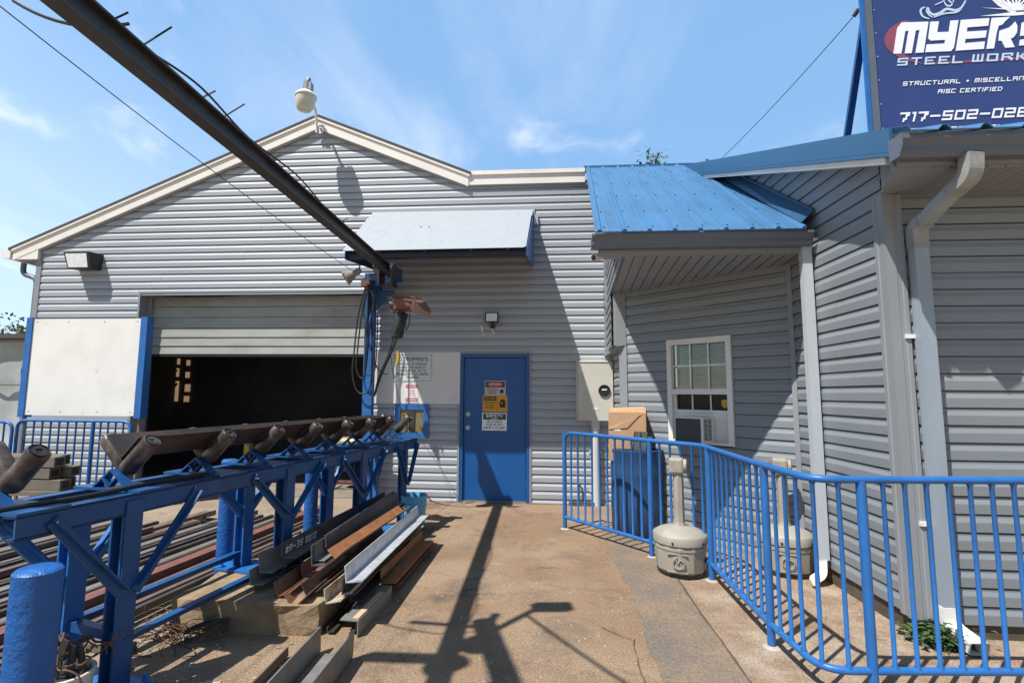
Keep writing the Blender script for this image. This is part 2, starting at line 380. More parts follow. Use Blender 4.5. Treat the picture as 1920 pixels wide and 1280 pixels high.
def clear_glass():
    m = bpy.data.materials.new('clear_glass'); m.use_nodes = True; N = m.node_tree.nodes; L = m.node_tree.links
    N.clear(); o = N.new('ShaderNodeOutputMaterial'); t = N.new('ShaderNodeBsdfTransparent'); g = N.new('ShaderNodeBsdfGlossy')
    t.inputs['Color'].default_value = (.93, .96, .96, 1); g.inputs['Roughness'].default_value = .03; x = N.new('ShaderNodeMixShader')
    fr = N.new('ShaderNodeFresnel'); fr.inputs['IOR'].default_value = 1.7; L.new(fr.outputs[0], x.inputs[0]); L.new(t.outputs[0], x.inputs[1]); L.new(g.outputs[0], x.inputs[2])
    L.new(x.outputs[0], o.inputs['Surface']); return m
glass = clear_glass()
def vented_soffit():
    """Soffit panels: grooves every 0.10 m with two punched bands per panel."""
    m = bpy.data.materials.new('vented_soffit'); m.use_nodes = True; N = m.node_tree.nodes; L = m.node_tree.links; b = N['Principled BSDF']
    tc = N.new('ShaderNodeTexCoord'); s = N.new('ShaderNodeSeparateXYZ'); L.new(tc.outputs['Object'], s.inputs[0])
    def M(op, a, c):
        n = N.new('ShaderNodeMath'); n.operation = op
        for k, v in enumerate((a, c)):
            if isinstance(v, (int, float)): n.inputs[k].default_value = v
            else: L.new(v, n.inputs[k])
        return n.outputs[0]
    fx = M('FRACT', M('DIVIDE', s.outputs['X'], .105), 0); fy = M('FRACT', M('DIVIDE', s.outputs['Y'], .018), 0)
    slot = M('MULTIPLY', M('LESS_THAN', fy, .5), M('MULTIPLY', M('GREATER_THAN', fx, .28), M('LESS_THAN', fx, .86)))
    f2 = M('FRACT', M('DIVIDE', s.outputs['X'], .035), 0); slot = M('MULTIPLY', slot, M('GREATER_THAN', f2, .25))
    groove = M('LESS_THAN', fx, .07); tot = M('MAXIMUM', M('MULTIPLY', slot, .75), groove)
    x = N.new('ShaderNodeMix'); x.data_type = 'RGBA'; x.inputs['A'].default_value = (.29, .30, .30, 1); x.inputs['B'].default_value = (.05, .045, .04, 1)
    L.new(tot, x.inputs['Factor']); L.new(x.outputs['Result'], b.inputs['Base Color']); b.inputs['Roughness'].default_value = .6; return m
soffit_v = vented_soffit()
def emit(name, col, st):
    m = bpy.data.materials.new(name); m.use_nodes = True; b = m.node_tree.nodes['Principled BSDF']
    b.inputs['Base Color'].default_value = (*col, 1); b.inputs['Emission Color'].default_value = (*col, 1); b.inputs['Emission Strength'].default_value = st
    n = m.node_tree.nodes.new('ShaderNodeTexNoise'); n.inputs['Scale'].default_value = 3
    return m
pane_glow = emit('glowing_pane', (0.62, 0.40, 0.24), 0.32)  # emission stands in for daylight behind the garage panes

# ================================================================== SETTING
g = MB(); g.add([(-90, -30, 0), (90, -30, 0), (90, 140, 0), (-90, 140, 0)], [(0, 1, 2, 3)])
structure('ground', g, ground_m)
def wobble(a, b, n, amp):
    a, b = V(a), V(b); d = (b-a).normalized(); s = V((-d.y, d.x, 0)); out = []; w = 0
    for i in range(n+1):
        w = .7*w + random.uniform(-amp, amp); out.append(a.lerp(b, i/n) + s*w)
    return out
eL = wobble((0.80, 6.4, .004), (0.66, 1.6, .004), 40, .022); eR = wobble((1.20, 5.2, .004), (1.12, 1.6, .004), 40, .006)
eL2 = [V((p.x, p.y, .004)) for p in eL]; eR2 = [V((p.x, p.y, .004)) for p in eR]
g = MB(); top = [V((1.05, 6.3, .004))]
g.add(eL2 + eR2, [(i, i+41, i+42, i+1) for i in range(40)])
structure('asphalt_strip', g, asphalt)
g = MB()
def ribbon(mb, pts, w):
    vs = []; n = len(pts)
    for i, p in enumerate(pts):
        d = (pts[min(n-1, i+1)]-pts[max(0, i-1)]).normalized(); s = V((-d.y, d.x, 0)); ww = w*random.uniform(.4, 1.3)
        vs += [p - s*ww/2, p + s*ww/2]
    mb.add(vs, [(2*i, 2*i+1, 2*i+3, 2*i+2) for i in range(n-1)])
lift = lambda P, z: [V((p.x, p.y, z)) for p in P]
ribbon(g, lift(eR2, .008), .017); ribbon(g, lift(wobble((.62, 3.45, 0), (.60, 1.6, 0), 40, .014), .008), .006)
ribbon(g, lift(wobble((.78, 2.95, 0), (1.12, 2.9, 0), 14, .008), .012), .005); ribbon(g, lift(wobble((.44, 3.6, 0), (.62, 3.42, 0), 10, .01), .008), .006)
ribbon(g, lift(wobble((-1.3, 7.39, 0), (1.0, 7.39, 0), 30, .006), .008), .02)
structure('ground_cracks', g, crack_m)
g = MB()
for i in range(900):
    y = 1.7 + 5.5*random.random()**1.4; x = random.uniform(-2.6, 3.0)
    if .72 < x < 1.1 and random.random() < .8: continue
    r = random.uniform(.003, .010)*(1.5 if random.random() < .05 else 1)
    a = [V((math.cos(t)*r*random.uniform(.7, 1.2), math.sin(t)*r*random.uniform(.7, 1.2), 0)) + V((x, y, 0)) for t in (0, 1.3, 2.5, 3.8, 5)]
    c = V((x, y, r*.8)); g.add(a+[c], [(0, 1, 5), (1, 2, 5), (2, 3, 5), (3, 4, 5), (4, 0, 5)])
tag(g.build('loose_gravel', gravel_m), kind='stuff')

# ================================================================== WORKSHOP
YF = 7.45
W = thing('workshop_building', (-3.45, YF, 0), 'grey lap-sided gabled workshop with half-open roll-up garage door and blue entry door', 'building')
GL_, GR_, GT = -6.23, -2.56, 3.09
DL, DR, DT = -1.112, -0.092, 2.135
rkL = lambda x: 5.80 + .412*(x+3.44); rkR = lambda x: 5.80 - .415*(x+3.44)
def f_int(z):
    lo, hi = -8.03, 1.03
    if z < 2.14: hi = 1.12
    if z > 3.7: lo = max(lo, -3.44 - (5.75-z)/.412)
    if z > 4.72: hi = -3.44 + (5.75-z)/.415
    if z > 2.8 and z < 4.8: hi = 2.4
    out = [(lo, hi)]
    def cut(a, b, top):
        nonlocal out
        if z < top:
            o = []
            for s0, s1 in out:
                if b <= s0 or a >= s1: o.append((s0, s1)); continue
                if a > s0: o.append((s0, a))
                if b < s1: o.append((b, s1))
            out = o
    cut(GL_, GR_, GT); cut(DL, DR, DT)
    return out
m = MB(); siding_wall(m, (0, YF), (1, 0), (0, -1), .066-.115, 5.75, f_int); m.build('wall', siding, W)
# fascia boards, rake, parapet
m = MB(); 
def rake(mb, xa, xb, fn, top, bot, y0, y1):
    mb.hexa([(xa, y0, fn(xa)+bot), (xb, y0, fn(xb)+bot), (xb, y1, fn(xb)+bot), (xa, y1, fn(xa)+bot), (xa, y0, fn(xa)+top), (xb, y0, fn(xb)+top), (xb, y1, fn(xb)+top), (xa, y1, fn(xa)+top)])
rake(m, -8.43, -3.445, rkL, .045, -.105, YF-.075, YF-.01); rake(m, -3.44, -1.02, rkR, .045, -.105, YF-.075, YF-.01)
rake(m, -8.45, -3.445, rkL, .085, .047, YF-.095, YF-.01); rake(m, -3.44, -1.0, rkR, .085, .047, YF-.095, YF-.01)
m.prism([(-8.41, YF-.07, 3.655), (-8.0, YF-.07, 3.655), (-8.0, YF-.07, 3.84)], (0, .05, 0))
m.build('fascia', cream, W)
m = MB(); m.box((-1.05, YF-.06, 4.715), (.74, YF-.01, 4.86)); m.box((-1.02, YF-.085, 4.863), (.74, YF+.25, 4.925)); m.build('parapet', cream, W)
m = MB(); m.box((-8.02, YF-.014, 4.0), (-8.0, YF, 4.02))
rake(m, -8.05, -3.45, rkL, -.108, -.135, YF-.04, YF-.011); rake(m, -3.44, -1.08, rkR, -.108, -.135, YF-.04, YF-.011); m.box((-1.05, YF-.04, 4.685), (2.3, YF-.011, 4.712)); m.build('rake_trim', trim_grey, W)
m = MB(); m.box((-8.06, YF-.022, -.0), (-7.97, YF+.05, 3.80)); m.build('corner_trim', trim_grey, W)
m = MB()
m.prism([(-8.5, YF-.10, rkL(-8.5)+.086), (-3.44, YF-.10, 5.886), (-3.44, YF-.10, 5.925), (-8.5, YF-.10, rkL(-8.5)+.125)], (0, 16, 0))
m.prism([(-3.44, YF-.10, 5.886), (-.98, YF-.10, rkR(-.98)+.086), (-.98, YF-.10, rkR(-.98)+.125), (-3.44, YF-.10, 5.925)], (0, 16, 0))
m.build('roof', shingle, W)
m = MB(); m.box((-1.0, YF+.25, 4.82), (2.3, YF+15, 4.86)); m.build('flat_roof', shingle, W)
m = MB(); m.box((-8.1, YF+.05, -.1), (-8.0, YF+15, 3.7)); m.box((-8.1, YF+14.8, -.1), (9, YF+15, 4.8)); m.build('rear_wall', siding, W)
# eave gutter and its drop on the left corner
m = MB(); m.hexa([(-8.60, YF-.09, 3.68), (-8.47, YF-.09, 3.66), (-8.47, YF+15, 3.66), (-8.60, YF+15, 3.68), (-8.64, YF-.09, 3.79), (-8.46, YF-.09, 3.79), (-8.46, YF+15, 3.79), (-8.64, YF+15, 3.79)])
m.build('gutter', white, W)
m = MB(); m.tube(arc_pts([(-8.36, YF+.05, 3.62), (-8.36, YF+.05, 3.44), (-8.10, YF+.05, 3.36), (-8.10, YF+.05, .1)], .1), .038, 10); m.build('downspout', gutter_m, W)
# interior shell
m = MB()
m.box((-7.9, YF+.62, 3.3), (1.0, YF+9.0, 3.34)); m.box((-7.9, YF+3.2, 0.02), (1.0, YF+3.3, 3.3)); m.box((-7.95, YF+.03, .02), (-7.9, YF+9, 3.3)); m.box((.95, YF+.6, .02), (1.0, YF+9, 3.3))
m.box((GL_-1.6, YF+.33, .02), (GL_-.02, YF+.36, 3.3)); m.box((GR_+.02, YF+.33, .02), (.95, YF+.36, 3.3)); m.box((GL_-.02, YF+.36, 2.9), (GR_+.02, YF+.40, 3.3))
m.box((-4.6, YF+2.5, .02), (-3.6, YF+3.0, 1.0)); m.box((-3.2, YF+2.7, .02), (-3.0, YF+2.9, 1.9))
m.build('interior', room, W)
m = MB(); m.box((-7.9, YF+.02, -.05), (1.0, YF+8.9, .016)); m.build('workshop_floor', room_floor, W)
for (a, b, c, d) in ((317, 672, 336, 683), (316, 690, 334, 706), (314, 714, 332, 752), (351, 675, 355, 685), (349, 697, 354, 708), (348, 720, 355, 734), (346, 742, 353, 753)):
    p, q = oy(a, b, YF+3.17), oy(c, d, YF+3.17); m = MB(); m.box((p.x, YF+3.15, q.z), (q.x, YF+3.195, p.z)); w = m.build('window', pane_glow, W)
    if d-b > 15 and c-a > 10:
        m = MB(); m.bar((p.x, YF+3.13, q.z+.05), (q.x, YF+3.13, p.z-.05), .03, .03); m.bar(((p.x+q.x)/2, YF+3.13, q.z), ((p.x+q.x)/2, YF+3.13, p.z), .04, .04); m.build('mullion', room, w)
# garage opening: reveals, roll-up curtain, lower seal
m = MB(); m.box((GL_-.03, YF-.022, 0), (GL_, YF+.30, GT+.03)); m.box((GR_, YF-.022, 0), (GR_+.03, YF+.30, GT+.03)); m.box((GL_, YF-.022, GT), (GR_, YF+.30, GT+.03))
m.box((GL_, YF+.15, 0), (GL_+.06, YF+.185, GT)); m.box((GR_-.06, YF+.15, 0), (GR_, YF+.185, GT)); m.build('garage_frame', trim_grey, W)
m = MB(); z = 2.145; 
for k, hgt in enumerate((.13, .14, .15, .17, .17, .17)):
    top = z+hgt
    DZ = YF+.205
    m.hexa([(GL_+.02, DZ-.012, z), (GR_-.02, DZ-.012, z), (GR_-.02, YF+.31, z), (GL_+.02, YF+.31, z), (GL_+.02, DZ, top-.008), (GR_-.02, DZ, top-.008), (GR_-.02, YF+.31, top-.008), (GL_+.02, YF+.31, top-.008)])
    if k in (1, 3): m.box((GL_+.02, DZ+.02, top-.012), (GR_-.02, YF+.30, top+.004))
    z = top
gd = m.build('garage_door', garage_m, W)
m = MB(); m.box((GL_+.02, YF+.20, 2.105), (GR_-.02, YF+.30, 2.143)); m.build('bottom_seal', dark, gd)
m = MB(); m.tube(sag((GL_+.05, YF+.06, GT-.03), (-4.6, YF+.05, GT-.045), .03), .008, 6); m.tube(sag((-4.6, YF+.05, GT-.045), (GR_, YF+.05, GT-.02), .01), .008, 6); m.build('cable', gutter_m, gd)
# entry door
m = MB(); m.box((DL-.03, YF-.02, .0), (DL, YF+.05, DT+.03)); m.box((DR, YF-.02, .0), (DR+.03, YF+.05, DT+.03)); m.box((DL, YF-.02, DT), (DR, YF+.05, DT+.03)); m.build('door_trim', trim_grey, W)
m = MB(); m.box((DL, YF-.012, .0), (DL+.05, YF+.08, DT)); m.box((DR-.05, YF-.012, .0), (DR, YF+.08, DT)); m.box((DL+.05, YF-.012, DT-.055), (DR-.05, YF+.08, DT)); m.build('door_frame', door_blue, W)
m = MB(); m.box((DL+.055, YF+.02, .022), (DR-.055, YF+.065, DT-.06)); door = m.build('entry_door', door_blue, W, bevel=.003)
m = MB(); m.box((DL+.05, YF-.0, .0), (DR-.05, YF+.1, .018)); m.build('threshold', lamp_grey, W)
for px, py, r in ((878, 776, .027), (877.5, 801, .030)):
    p = oy(px, py, YF+.02); m = MB()
    m.lathe((p.x, YF+.02, p.z), [(.034, 0), (.034, .008), (.016, .012), (.016, .03), (r, .036), (r, .055), (.6*r, .066), (.0001, .068)], 18, (0, -1, 0)); m.build('door_knob' if py > 790 else 'deadbolt', galv, door)
for zz in (.25, 1.05, 1.85):
    m = MB(); m.tube([(DR-.052, YF+.012, zz-.05), (DR-.052, YF+.012, zz+.05)], .009, 8); m.build('hinge', blue_dark, door)

# ================================================================== OFFICE WING
XS, YW = 2.44, 3.65
O = thing('office_building', (3.2, 4.4, 0), 'darker grey lap-sided office wing with blue metal roofs and angled window wall', 'building')
AL, AR = V((1.06, 6.35, 0)), V((2.44, 4.97, 0)); ad = (AR-AL).normalized(); an = V((ad.y, -ad.x, 0)); 
if an.y > 0: an = -an
alen = (AR-AL).length
al = lambda x, y, p=0.0: plane(x, y, AL+an*p, an)
ws0, ws1 = (V((1.505, 5.908, 0))-AL).dot(ad), (V((2.025, 5.394, 0))-AL).dot(ad)
m = MB()
def a_int(z):
    if 1.03 < z < 2.16: return [(0, ws0+.02), (ws1-.02, alen)]
    return [(0, alen)]
siding_wall(m, AL, ad, an, .095-.115, 2.80, a_int, dep=.0115)
siding_wall(m, (1.12, YF), (0, -1), (-1, 0), .066-.115, 2.14, lambda z: [(0, YF-6.33)])
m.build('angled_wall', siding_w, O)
top_ = lambda y: 3.142 + .412*(y-3.10)
m = MB()
rakez = lambda y: 3.03 + .412*(y-3.37)
def s_int(z):
    y0 = YW; y1 = 4.97 if z < 2.75 else 7.4
    if z > 2.98: y0 = max(y0, 3.10 + (z-.0575-2.98)/.412)
    return [(y0, y1)] if y1 > y0 else []
siding_wall(m, (XS, 0), (0, 1), (-1, 0), .13, 4.72, s_int, dep=.0115)
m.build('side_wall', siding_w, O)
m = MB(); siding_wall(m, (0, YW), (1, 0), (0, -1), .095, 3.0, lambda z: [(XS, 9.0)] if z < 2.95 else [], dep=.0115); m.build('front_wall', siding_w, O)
m = MB(); m.box((XS+.012, YW+.012, -.02), (9, YW+.10, .12)); m.box((XS+.012, YW+.1, -.02), (XS+.10, 4.97, .15)); m.build('foundation', crack_m, O)
m = MB(); p = AL+ad*.0; m.prism([AL+an*-.02, AR+an*-.02, AR+an*-.1, AL+an*-.1], (0, 0, .10)); m.build('sill_plate', crack_m, O)
m = MB(); m.prism([(XS+.02, YW+.02, .13), (XS+.02, 7.4, .13), (XS+.02, 7.4, top_(7.4)-.19), (XS+.02, 3.30, top_(3.30)-.19), (XS+.02, 3.30, 2.97), (XS+.02, YW+.02, 2.97)], (.05, 0, 0)); m.build('wall_core', trim_grey, O)
m = MB(); xs_ = lambda y: 1.035-.077*(YF-y)+.012
m.prism([(xs_(YF-.03), YF-.03, 2.15), (xs_(6.30), 6.30, 2.15), (xs_(6.30), 6.30, 2.81), (xs_(4.62), 4.62, 2.81), (xs_(4.62), 4.62, 2.95), (xs_(YF-.03), YF-.03, 4.72)], (.03, 0, 0)); m.box((1.0, 6.30, 2.79), (1.30, YF-.01, 3.2)); m.build('panel_core', trim_grey, O)
# trims: fluted outside corner, inside corner, lower corner post of the angled wall, hung end panel
m = MB()
m.prism([(XS+.10, YW-.016, .12), (XS+.10, YW-.028, .12), (XS+.075, YW-.028, .12), (XS+.07, YW-.022, .12), (XS+.045, YW-.022, .12), (XS+.04, YW-.028, .12), (XS-.024, YW-.028, .12), (XS-.024, YW+.02, .12), (XS-.018, YW+.025, .12), (XS-.018, YW+.05, .12), (XS-.024, YW+.055, .12), (XS-.024, YW+.085, .12), (XS-.012, YW+.085, .12), (XS-.0, YW+.0, .12)], (0, 0, 2.83)); m.build('corner_trim', trim_grey, O)
m = MB(); q = AR+an*.012; m.obox((q.x-.012, q.y+.004, 1.45), ad*.022, an*.012, (0, 0, 1.36)); m.build('inside_corner_trim', trim_grey, O)
m = MB(); q = AL + ad*.035 + an*.012; m.obox((q.x, q.y, 1.07), ad*.055, an*.014, (0, 0, 1.07)); m.build('corner_post', trim_grey, O)
# hung box on the left end of the porch
sk = .077
m = MB()
pz = lambda y: 2.97 + .655*(y-4.45)
siding_wall(m, (1.035, YF), (-.077, -1), (-1, .077), 2.145, 4.8, lambda z: [(max(0, YF-(4.45+(5.0 if z < 2.8 else 7.3))) if False else 0, (YF-6.31) if z < 2.8 else min(YF-4.58, YF-(4.45+(z-2.90)/.655)))] if z < 4.75 else [])
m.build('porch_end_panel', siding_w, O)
m = MB(); m.box((.985, 6.28, 2.145), (1.105, 6.325, 2.80)); m.box((.99, 6.33, 2.10), (1.11, YF-.02, 2.142)); m.box((1.0, YF-.045, 2.145), (1.034, YF-.014, 4.2)); m.build('porch_end_trim', trim_grey, O)
# porch soffit, beam, gutter
m = MB(); sl = [(.82, 4.60, 2.80), (2.44, 4.60, 2.80), (2.44, 4.99, 2.80), (1.05, 6.38, 2.80), (.99, 6.38, 2.80)]
m.prism(sl, (0, 0, .012)); m.build('porch_soffit', soffit_m, O)
m = MB()
for k in range(17):
    x = .80 + k*.102
    y1 = min(6.36, 4.97+(2.44-(x+.1))-.02) 
    m.bar((x+.0, 4.62, 2.797), (x+sk*(y1-4.62)+.02, y1, 2.7985), .005, .005)
m.build('soffit_joint', steel_d, O)
m = MB(); m.box((.57, 4.555, 2.80), (2.43, 4.60, 2.93)); m.box((.57, 4.60, 2.803), (.82, 4.70, 2.81)); m.build('porch_beam', trim_grey, O)
def kgutter(mb, x0, x1, yf, yb, zb, zt):
    prof = [(yb, zb), (yf+.055, zb), (yf+.03, zb+.03), (yf+.028, zb+.06), (yf, zb+.10), (yf, zt), (yf+.012, zt), (yf+.012, zt-.02), (yb, zt-.02)]
    mb.prism([(x0, y, z) for y, z in prof], (x1-x0, 0, 0))
m = MB(); kgutter(m, .50, 2.39, 4.43, 4.553, 2.845, 2.965); m.build('porch_gutter', gutter_m, O)
# porch roof
E0, E1 = V((.525, 4.42, 2.965)), V((2.315, 4.42, 2.965)); rs = V((sk, 1, .655)); T = 3.03
nrm = V((0, -.655, 1)).normalized()
m = MB(); m.prism([E0, E1, E1+rs*T, E0+rs*T], nrm*.012)
for k in range(9):
    w = (E1.x-E0.x)/8*.97; a = E0 + V((.04+k*w, 0, 0)) + nrm*.012; u = V((1, 0, 0))
    b = a + rs*T
    for q, hgt, bw in ((0, .020, .024),) + (((w*.36, .002, .010), (w*.68, .002, .010)) if k < 8 else ()):
        c0, c1 = a+u*q, b+u*q
        m.add([c0-u*bw, c0-u*bw*.45+nrm*hgt, c0+u*bw*.45+nrm*hgt, c0+u*bw, c1-u*bw, c1-u*bw*.45+nrm*hgt, c1+u*bw*.45+nrm*hgt, c1+u*bw], [(1, 0, 4, 5), (2, 1, 5, 6), (3, 2, 6, 7), (0, 1, 2, 3)])
roofp = m.build('porch_roof', roof_blue, O)
m = MB()
for k in range(8):
    for t in (.12, .62, 1.25, 1.9, 2.55):
        w = (E1.x-E0.x)/8*.97; c = E0 + V((.04+k*w+.045, 0, 0)) + rs*t + nrm*.013; m.lathe(c, [(.0075, 0), (.0075, .006), (.0001, .009)], 7, nrm)
m.build('screw', steel_d, roofp)
m = MB(); m.box((.73, YF-.02, 4.925), (2.62, YF+.10, 4.985)); m.build('ridge_flashing', trim_blue, O)
m = MB(); a = V((2.30, 4.47, 3.04)); b = a+V((0.07, 2.62, 1.716)); m.add([a, V((XS-.026, a.y, a.z+.11)), V((XS-.02, b.y, b.z+.11)), b], [(0, 1, 2, 3)])
m.bar(V((XS-.03, a.y, a.z+.115)), V((XS-.024, b.y, b.z+.115)), .02, .02); m.build('step_flashing', mat('flashing_blue', (.018, .075, .155), .4), O)
# main wing roof: rake trim, corrugated sheet, eave fascia, soffit, gutter
m = MB(); xr = 2.20
r0, r1 = 3.06, 11.0; rq = 3.19
top = lambda y: 3.142 + .412*(y-3.10)
m.hexa([(xr, rq, top(rq)-.125), (xr+.02, rq, top(rq)-.125), (xr+.02, r1, top(r1)-.125), (xr, r1, top(r1)-.125), (xr, rq, top(rq)+.03), (xr+.02, rq, top(rq)+.03), (xr+.02, r1, top(r1)+.03), (xr, r1, top(r1)+.03)])
m.hexa([(xr-.012, rq, top(rq)-.155), (xr+.03, rq, top(rq)-.155), (xr+.03, r1, top(r1)-.155), (xr-.012, r1, top(r1)-.155), (xr-.012, rq, top(rq)-.128), (xr+.03, rq, top(rq)-.128), (xr+.03, r1, top(r1)-.128), (xr-.012, r1, top(r1)-.128)])
m.build('rake_trim', trim_blue, O)
m = MB(); RS = .19
m.hexa([(xr+.004, r0+RS, top(r0+RS)-.20), (XS+.02, r0+RS, top(r0+RS)-.20), (XS+.02, r1, top(r1)-.20), (xr+.004, r1, top(r1)-.20), (xr+.004, r0+RS, top(r0+RS)-.158), (XS+.02, r0+RS, top(r0+RS)-.158), (XS+.02, r1, top(r1)-.158), (xr+.004, r1, top(r1)-.158)])
m.build('rake_soffit', white, O)
m = MB(); pts = []; x = xr+.02; hgt = 0
xs = [(xr+.02, .03)]
x = xr+.03
while x < 9:
    xs += [(x, .0), (x+.15, .0), (x+.175, .028), (x+.205, .028), (x+.23, 0)]; x += .23
vs = [(a, 3.05, top(3.05)+b) for a, b in xs] + [(a, 11, top(11)+b) for a, b in xs]; n = len(xs)
m.add(vs, [(i, i+1, n+i+1, n+i) for i in range(n-1)]); rf = m.build('main_roof', roof_blue, O)
md = rf.modifiers.new('t', 'SOLIDIFY'); md.thickness = .006
m = MB(); m.box((xr+.05, 3.19, 2.965), (9, 3.225, 3.135)); m.build('eave_fascia', trim_grey, O)
m = MB(); kgutter(m, 2.195, 9.0, 3.075, 3.188, 2.985, 3.115); m.build('gutter', gutter_m, O)
m = MB(); m.prism([(2.187, 3.072, 3.04), (2.187, 3.10, 2.983), (2.187, 3.188, 2.983), (2.187, 3.188, 3.118), (2.187, 3.072, 3.118)], (.006, 0, 0)); m.build('gutter_cap', gutter_m, O)
m = MB(); m.box((XS-.01, 3.226, 2.955), (9, YW+.02, 2.965)); m.build('eave_soffit', soffit_v, O)
m = MB(); m.prism([(xr+.03, 3.23, 2.95), (XS-.0, 3.23, 2.95), (XS+.30, 3.23, 2.95), (XS+.03, YW-.03, 2.95), (XS-.03, YW-.03, 2.95)], (0, 0, .004)); m.prism([(XS-.022, 3.226, 2.955), (XS-.022, YW-.03, 2.955), (XS-.022, YW-.03, top(YW)-.2), (XS-.022, 3.226, top(3.226)-.2)], (.01, 0, 0)); m.box((xr+.03, 3.226, 2.955), (XS-.022, 3.24, 3.04)); m.build('soffit_return', soffit_m, O)
# downspouts: leave them parts of the building they drain
def rect_pipe(mb, path, w, dp, nside):
    """Rectangular pipe through the points; nside = direction of its wide side."""
    P = [V(p) for p in path]; k = len(P); vs = []; u = V(nside).normalized()
    for i, p in enumerate(P):
        t = (P[min(k-1, i+1)]-P[max(0, i-1)]).normalized(); b = t.cross(u).normalized()
        vs += [p+u*w/2+b*dp/2, p-u*w/2+b*dp/2, p-u*w/2-b*dp/2, p+u*w/2-b*dp/2]
    fs = [(4*i+j, 4*i+(j+1) % 4, 4*i+4+(j+1) % 4, 4*i+4+j) for i in range(k-1) for j in range(4)] + [(3, 2, 1, 0)]
    mb.add(vs, fs)
pipe_e = mat('stained_elbow', (.34, .35, .34), .5, .1, var=.12, vscale=9, col2=(.26, .24, .19), f2=.42, scale2=6)
dxa = oy(1517, 600, 4.56)
m = MB(); X0 = dxa.x
rect_pipe(m, [(X0, 4.56, 2.86), (X0, 4.56, .20)], .082, .06, (1, 0, 0)); dsp = m.build('downspout', pipe_w, O)
m = MB(); rect_pipe(m, arc_pts([(X0, 4.56, .199), (X0, 4.56, .09), (X0-.13, 4.49, .05)], .08, 6), .086, .062, (.6, 1, 0)); m.build('shoe', white, dsp)
m = MB(); m.obox((X0+.03, 4.60, 2.0), (.05, 0, 0), (0, .01, 0), (0, 0, .012)); m.obox((X0+.03, 4.60, 1.05), (.05, 0, 0), (0, .01, 0), (0, 0, .012)); m.build('strap', galv, dsp)
pA = oy(1727, 520, 3.58); X1 = pA.x
m = MB(); rect_pipe(m, [(X1, 3.585, 2.56), (X1, 3.585, .21)], .092, .066, (1, 0, 0)); dsp = m.build('downspout', pipe_g, O)
m = MB()
po = oy(1822, 300, 3.13); P0, P1, P2 = V((po.x, 3.13, 3.0)), V((po.x-.005, 3.14, 2.885)), V((X1+.006, 3.56, 2.70))
rect_pipe(m, arc_pts([(P0.x, P0.y, 3.0), (P1.x, P1.y, 2.86), tuple(P1.lerp(P2, .35)-V((0, 0, .0)))], .09, 7), .10, .07, (1, .2, 0)); m.build('outlet_elbow', pipe_e, dsp)
m = MB(); rect_pipe(m, [P1.lerp(P2, .34)+V((0, 0, -.0)), P1.lerp(P2, .93)], .092, .062, (1, .2, 0)); m.build('offset_pipe', pipe_g, dsp)
m = MB(); rect_pipe(m, arc_pts([P1.lerp(P2, .90), (X1, 3.585, 2.69), (X1, 3.585, 2.55)], .09, 7), .098, .072, (1, 0, 0)); m.build('wall_elbow', pipe_e, dsp)
m = MB(); rect_pipe(m, arc_pts([(X1, 3.585, .225), (X1, 3.585, .10), (X1+.03, 3.40, .05)], .10, 7), .104, .074, (1, 0, 0)); m.build('shoe', white, dsp)
m = MB(); m.obox((X1-.04, 3.62, 1.95), (.06, 0, 0), (0, .012, 0), (0, 0, .014)); m.obox((X1-.04, 3.62, .72), (.06, 0, 0), (0, .012, 0), (0, 0, .014)); m.build('strap', white, dsp)
# window
A = lambda s, z, o=0.0: V((AL.x+ad.x*s+an.x*o, AL.y+ad.y*s+an.y*o, z))
def abox(mb, s0, s1, z0, z1, o0, o1):
    return mb.hexa([A(s0, z0, o1), A(s1, z0, o1), A(s1, z0, o0), A(s0, z0, o0), A(s0, z1, o1), A(s1, z1, o1), A(s1, z1, o0), A(s0, z1, o0)])
wz0, wz1 = 1.03, 2.165
m = MB(); abox(m, ws0, ws0+.055, wz0, wz1, -.06, .03); abox(m, ws1-.055, ws1, wz0, wz1, -.06, .03); abox(m, ws0+.055, ws1-.055, wz1-.06, wz1, -.06, .03); abox(m, ws0+.055, ws1-.055, wz0, wz0+.03, -.06, .03); abox(m, ws0+.055, ws1-.055, 1.555, 1.612, -.05, .024)
win = m.build('window', white, O)
i0, i1 = ws0+.055, ws1-.055; iw = (i1-i0)/3
m = MB(); abox(m, i0, i1, 1.612, wz1-.06, -.03, -.026); m.build('upper_pane', glass, win)
m = MB()
for k in (1, 2): abox(m, i0+iw*k-.008, i0+iw*k+.008, 1.612, wz1-.06, -.024, -.010)
abox(m, i0, i0+iw-.008, 1.862, 1.878, -.024, -.010); abox(m, i0+iw+.008, i0+2*iw-.008, 1.862, 1.878, -.024, -.010); abox(m, i0+2*iw+.008, i1, 1.862, 1.878, -.024, -.010)
abox(m, i0, i1, 1.36, 1.388, -.05, -.02)
for k in (1, 2): abox(m, i0+iw*k-.007, i0+iw*k+.007, 1.388, 1.552, -.046, -.034)
abox(m, i0, i0+.022, 1.388, 1.552, -.05, -.022); m.build('muntin', white, win)
m = MB(); abox(m, i0, i1, 1.388, 1.552, -.056, -.05); m.build('lower_pane', winglass, win)
m = MB()
for k in range(19):
    z = 1.625+k*.0255; c = A((i0+i1)/2+.02, z, -.075); m.obox(c, ad*((i1-i0)/2-.03), an*.010+V((0, 0, -.007)), V((0, 0, .0012)))
abox(m, i0, i1, 1.85, 1.885, -.066, -.060); abox(m, i0, i1, 1.615, 1.632, -.066, -.060)
m.build('blind', blind, win)
m = MB(); abox(m, i0-.02, i1+.02, 1.0, wz1, -.14, -.13); m.build('room_shade', room, win)
m = MB(); c = oy(1359, 757, 5.4); c = al(1359, 757, -.045); 
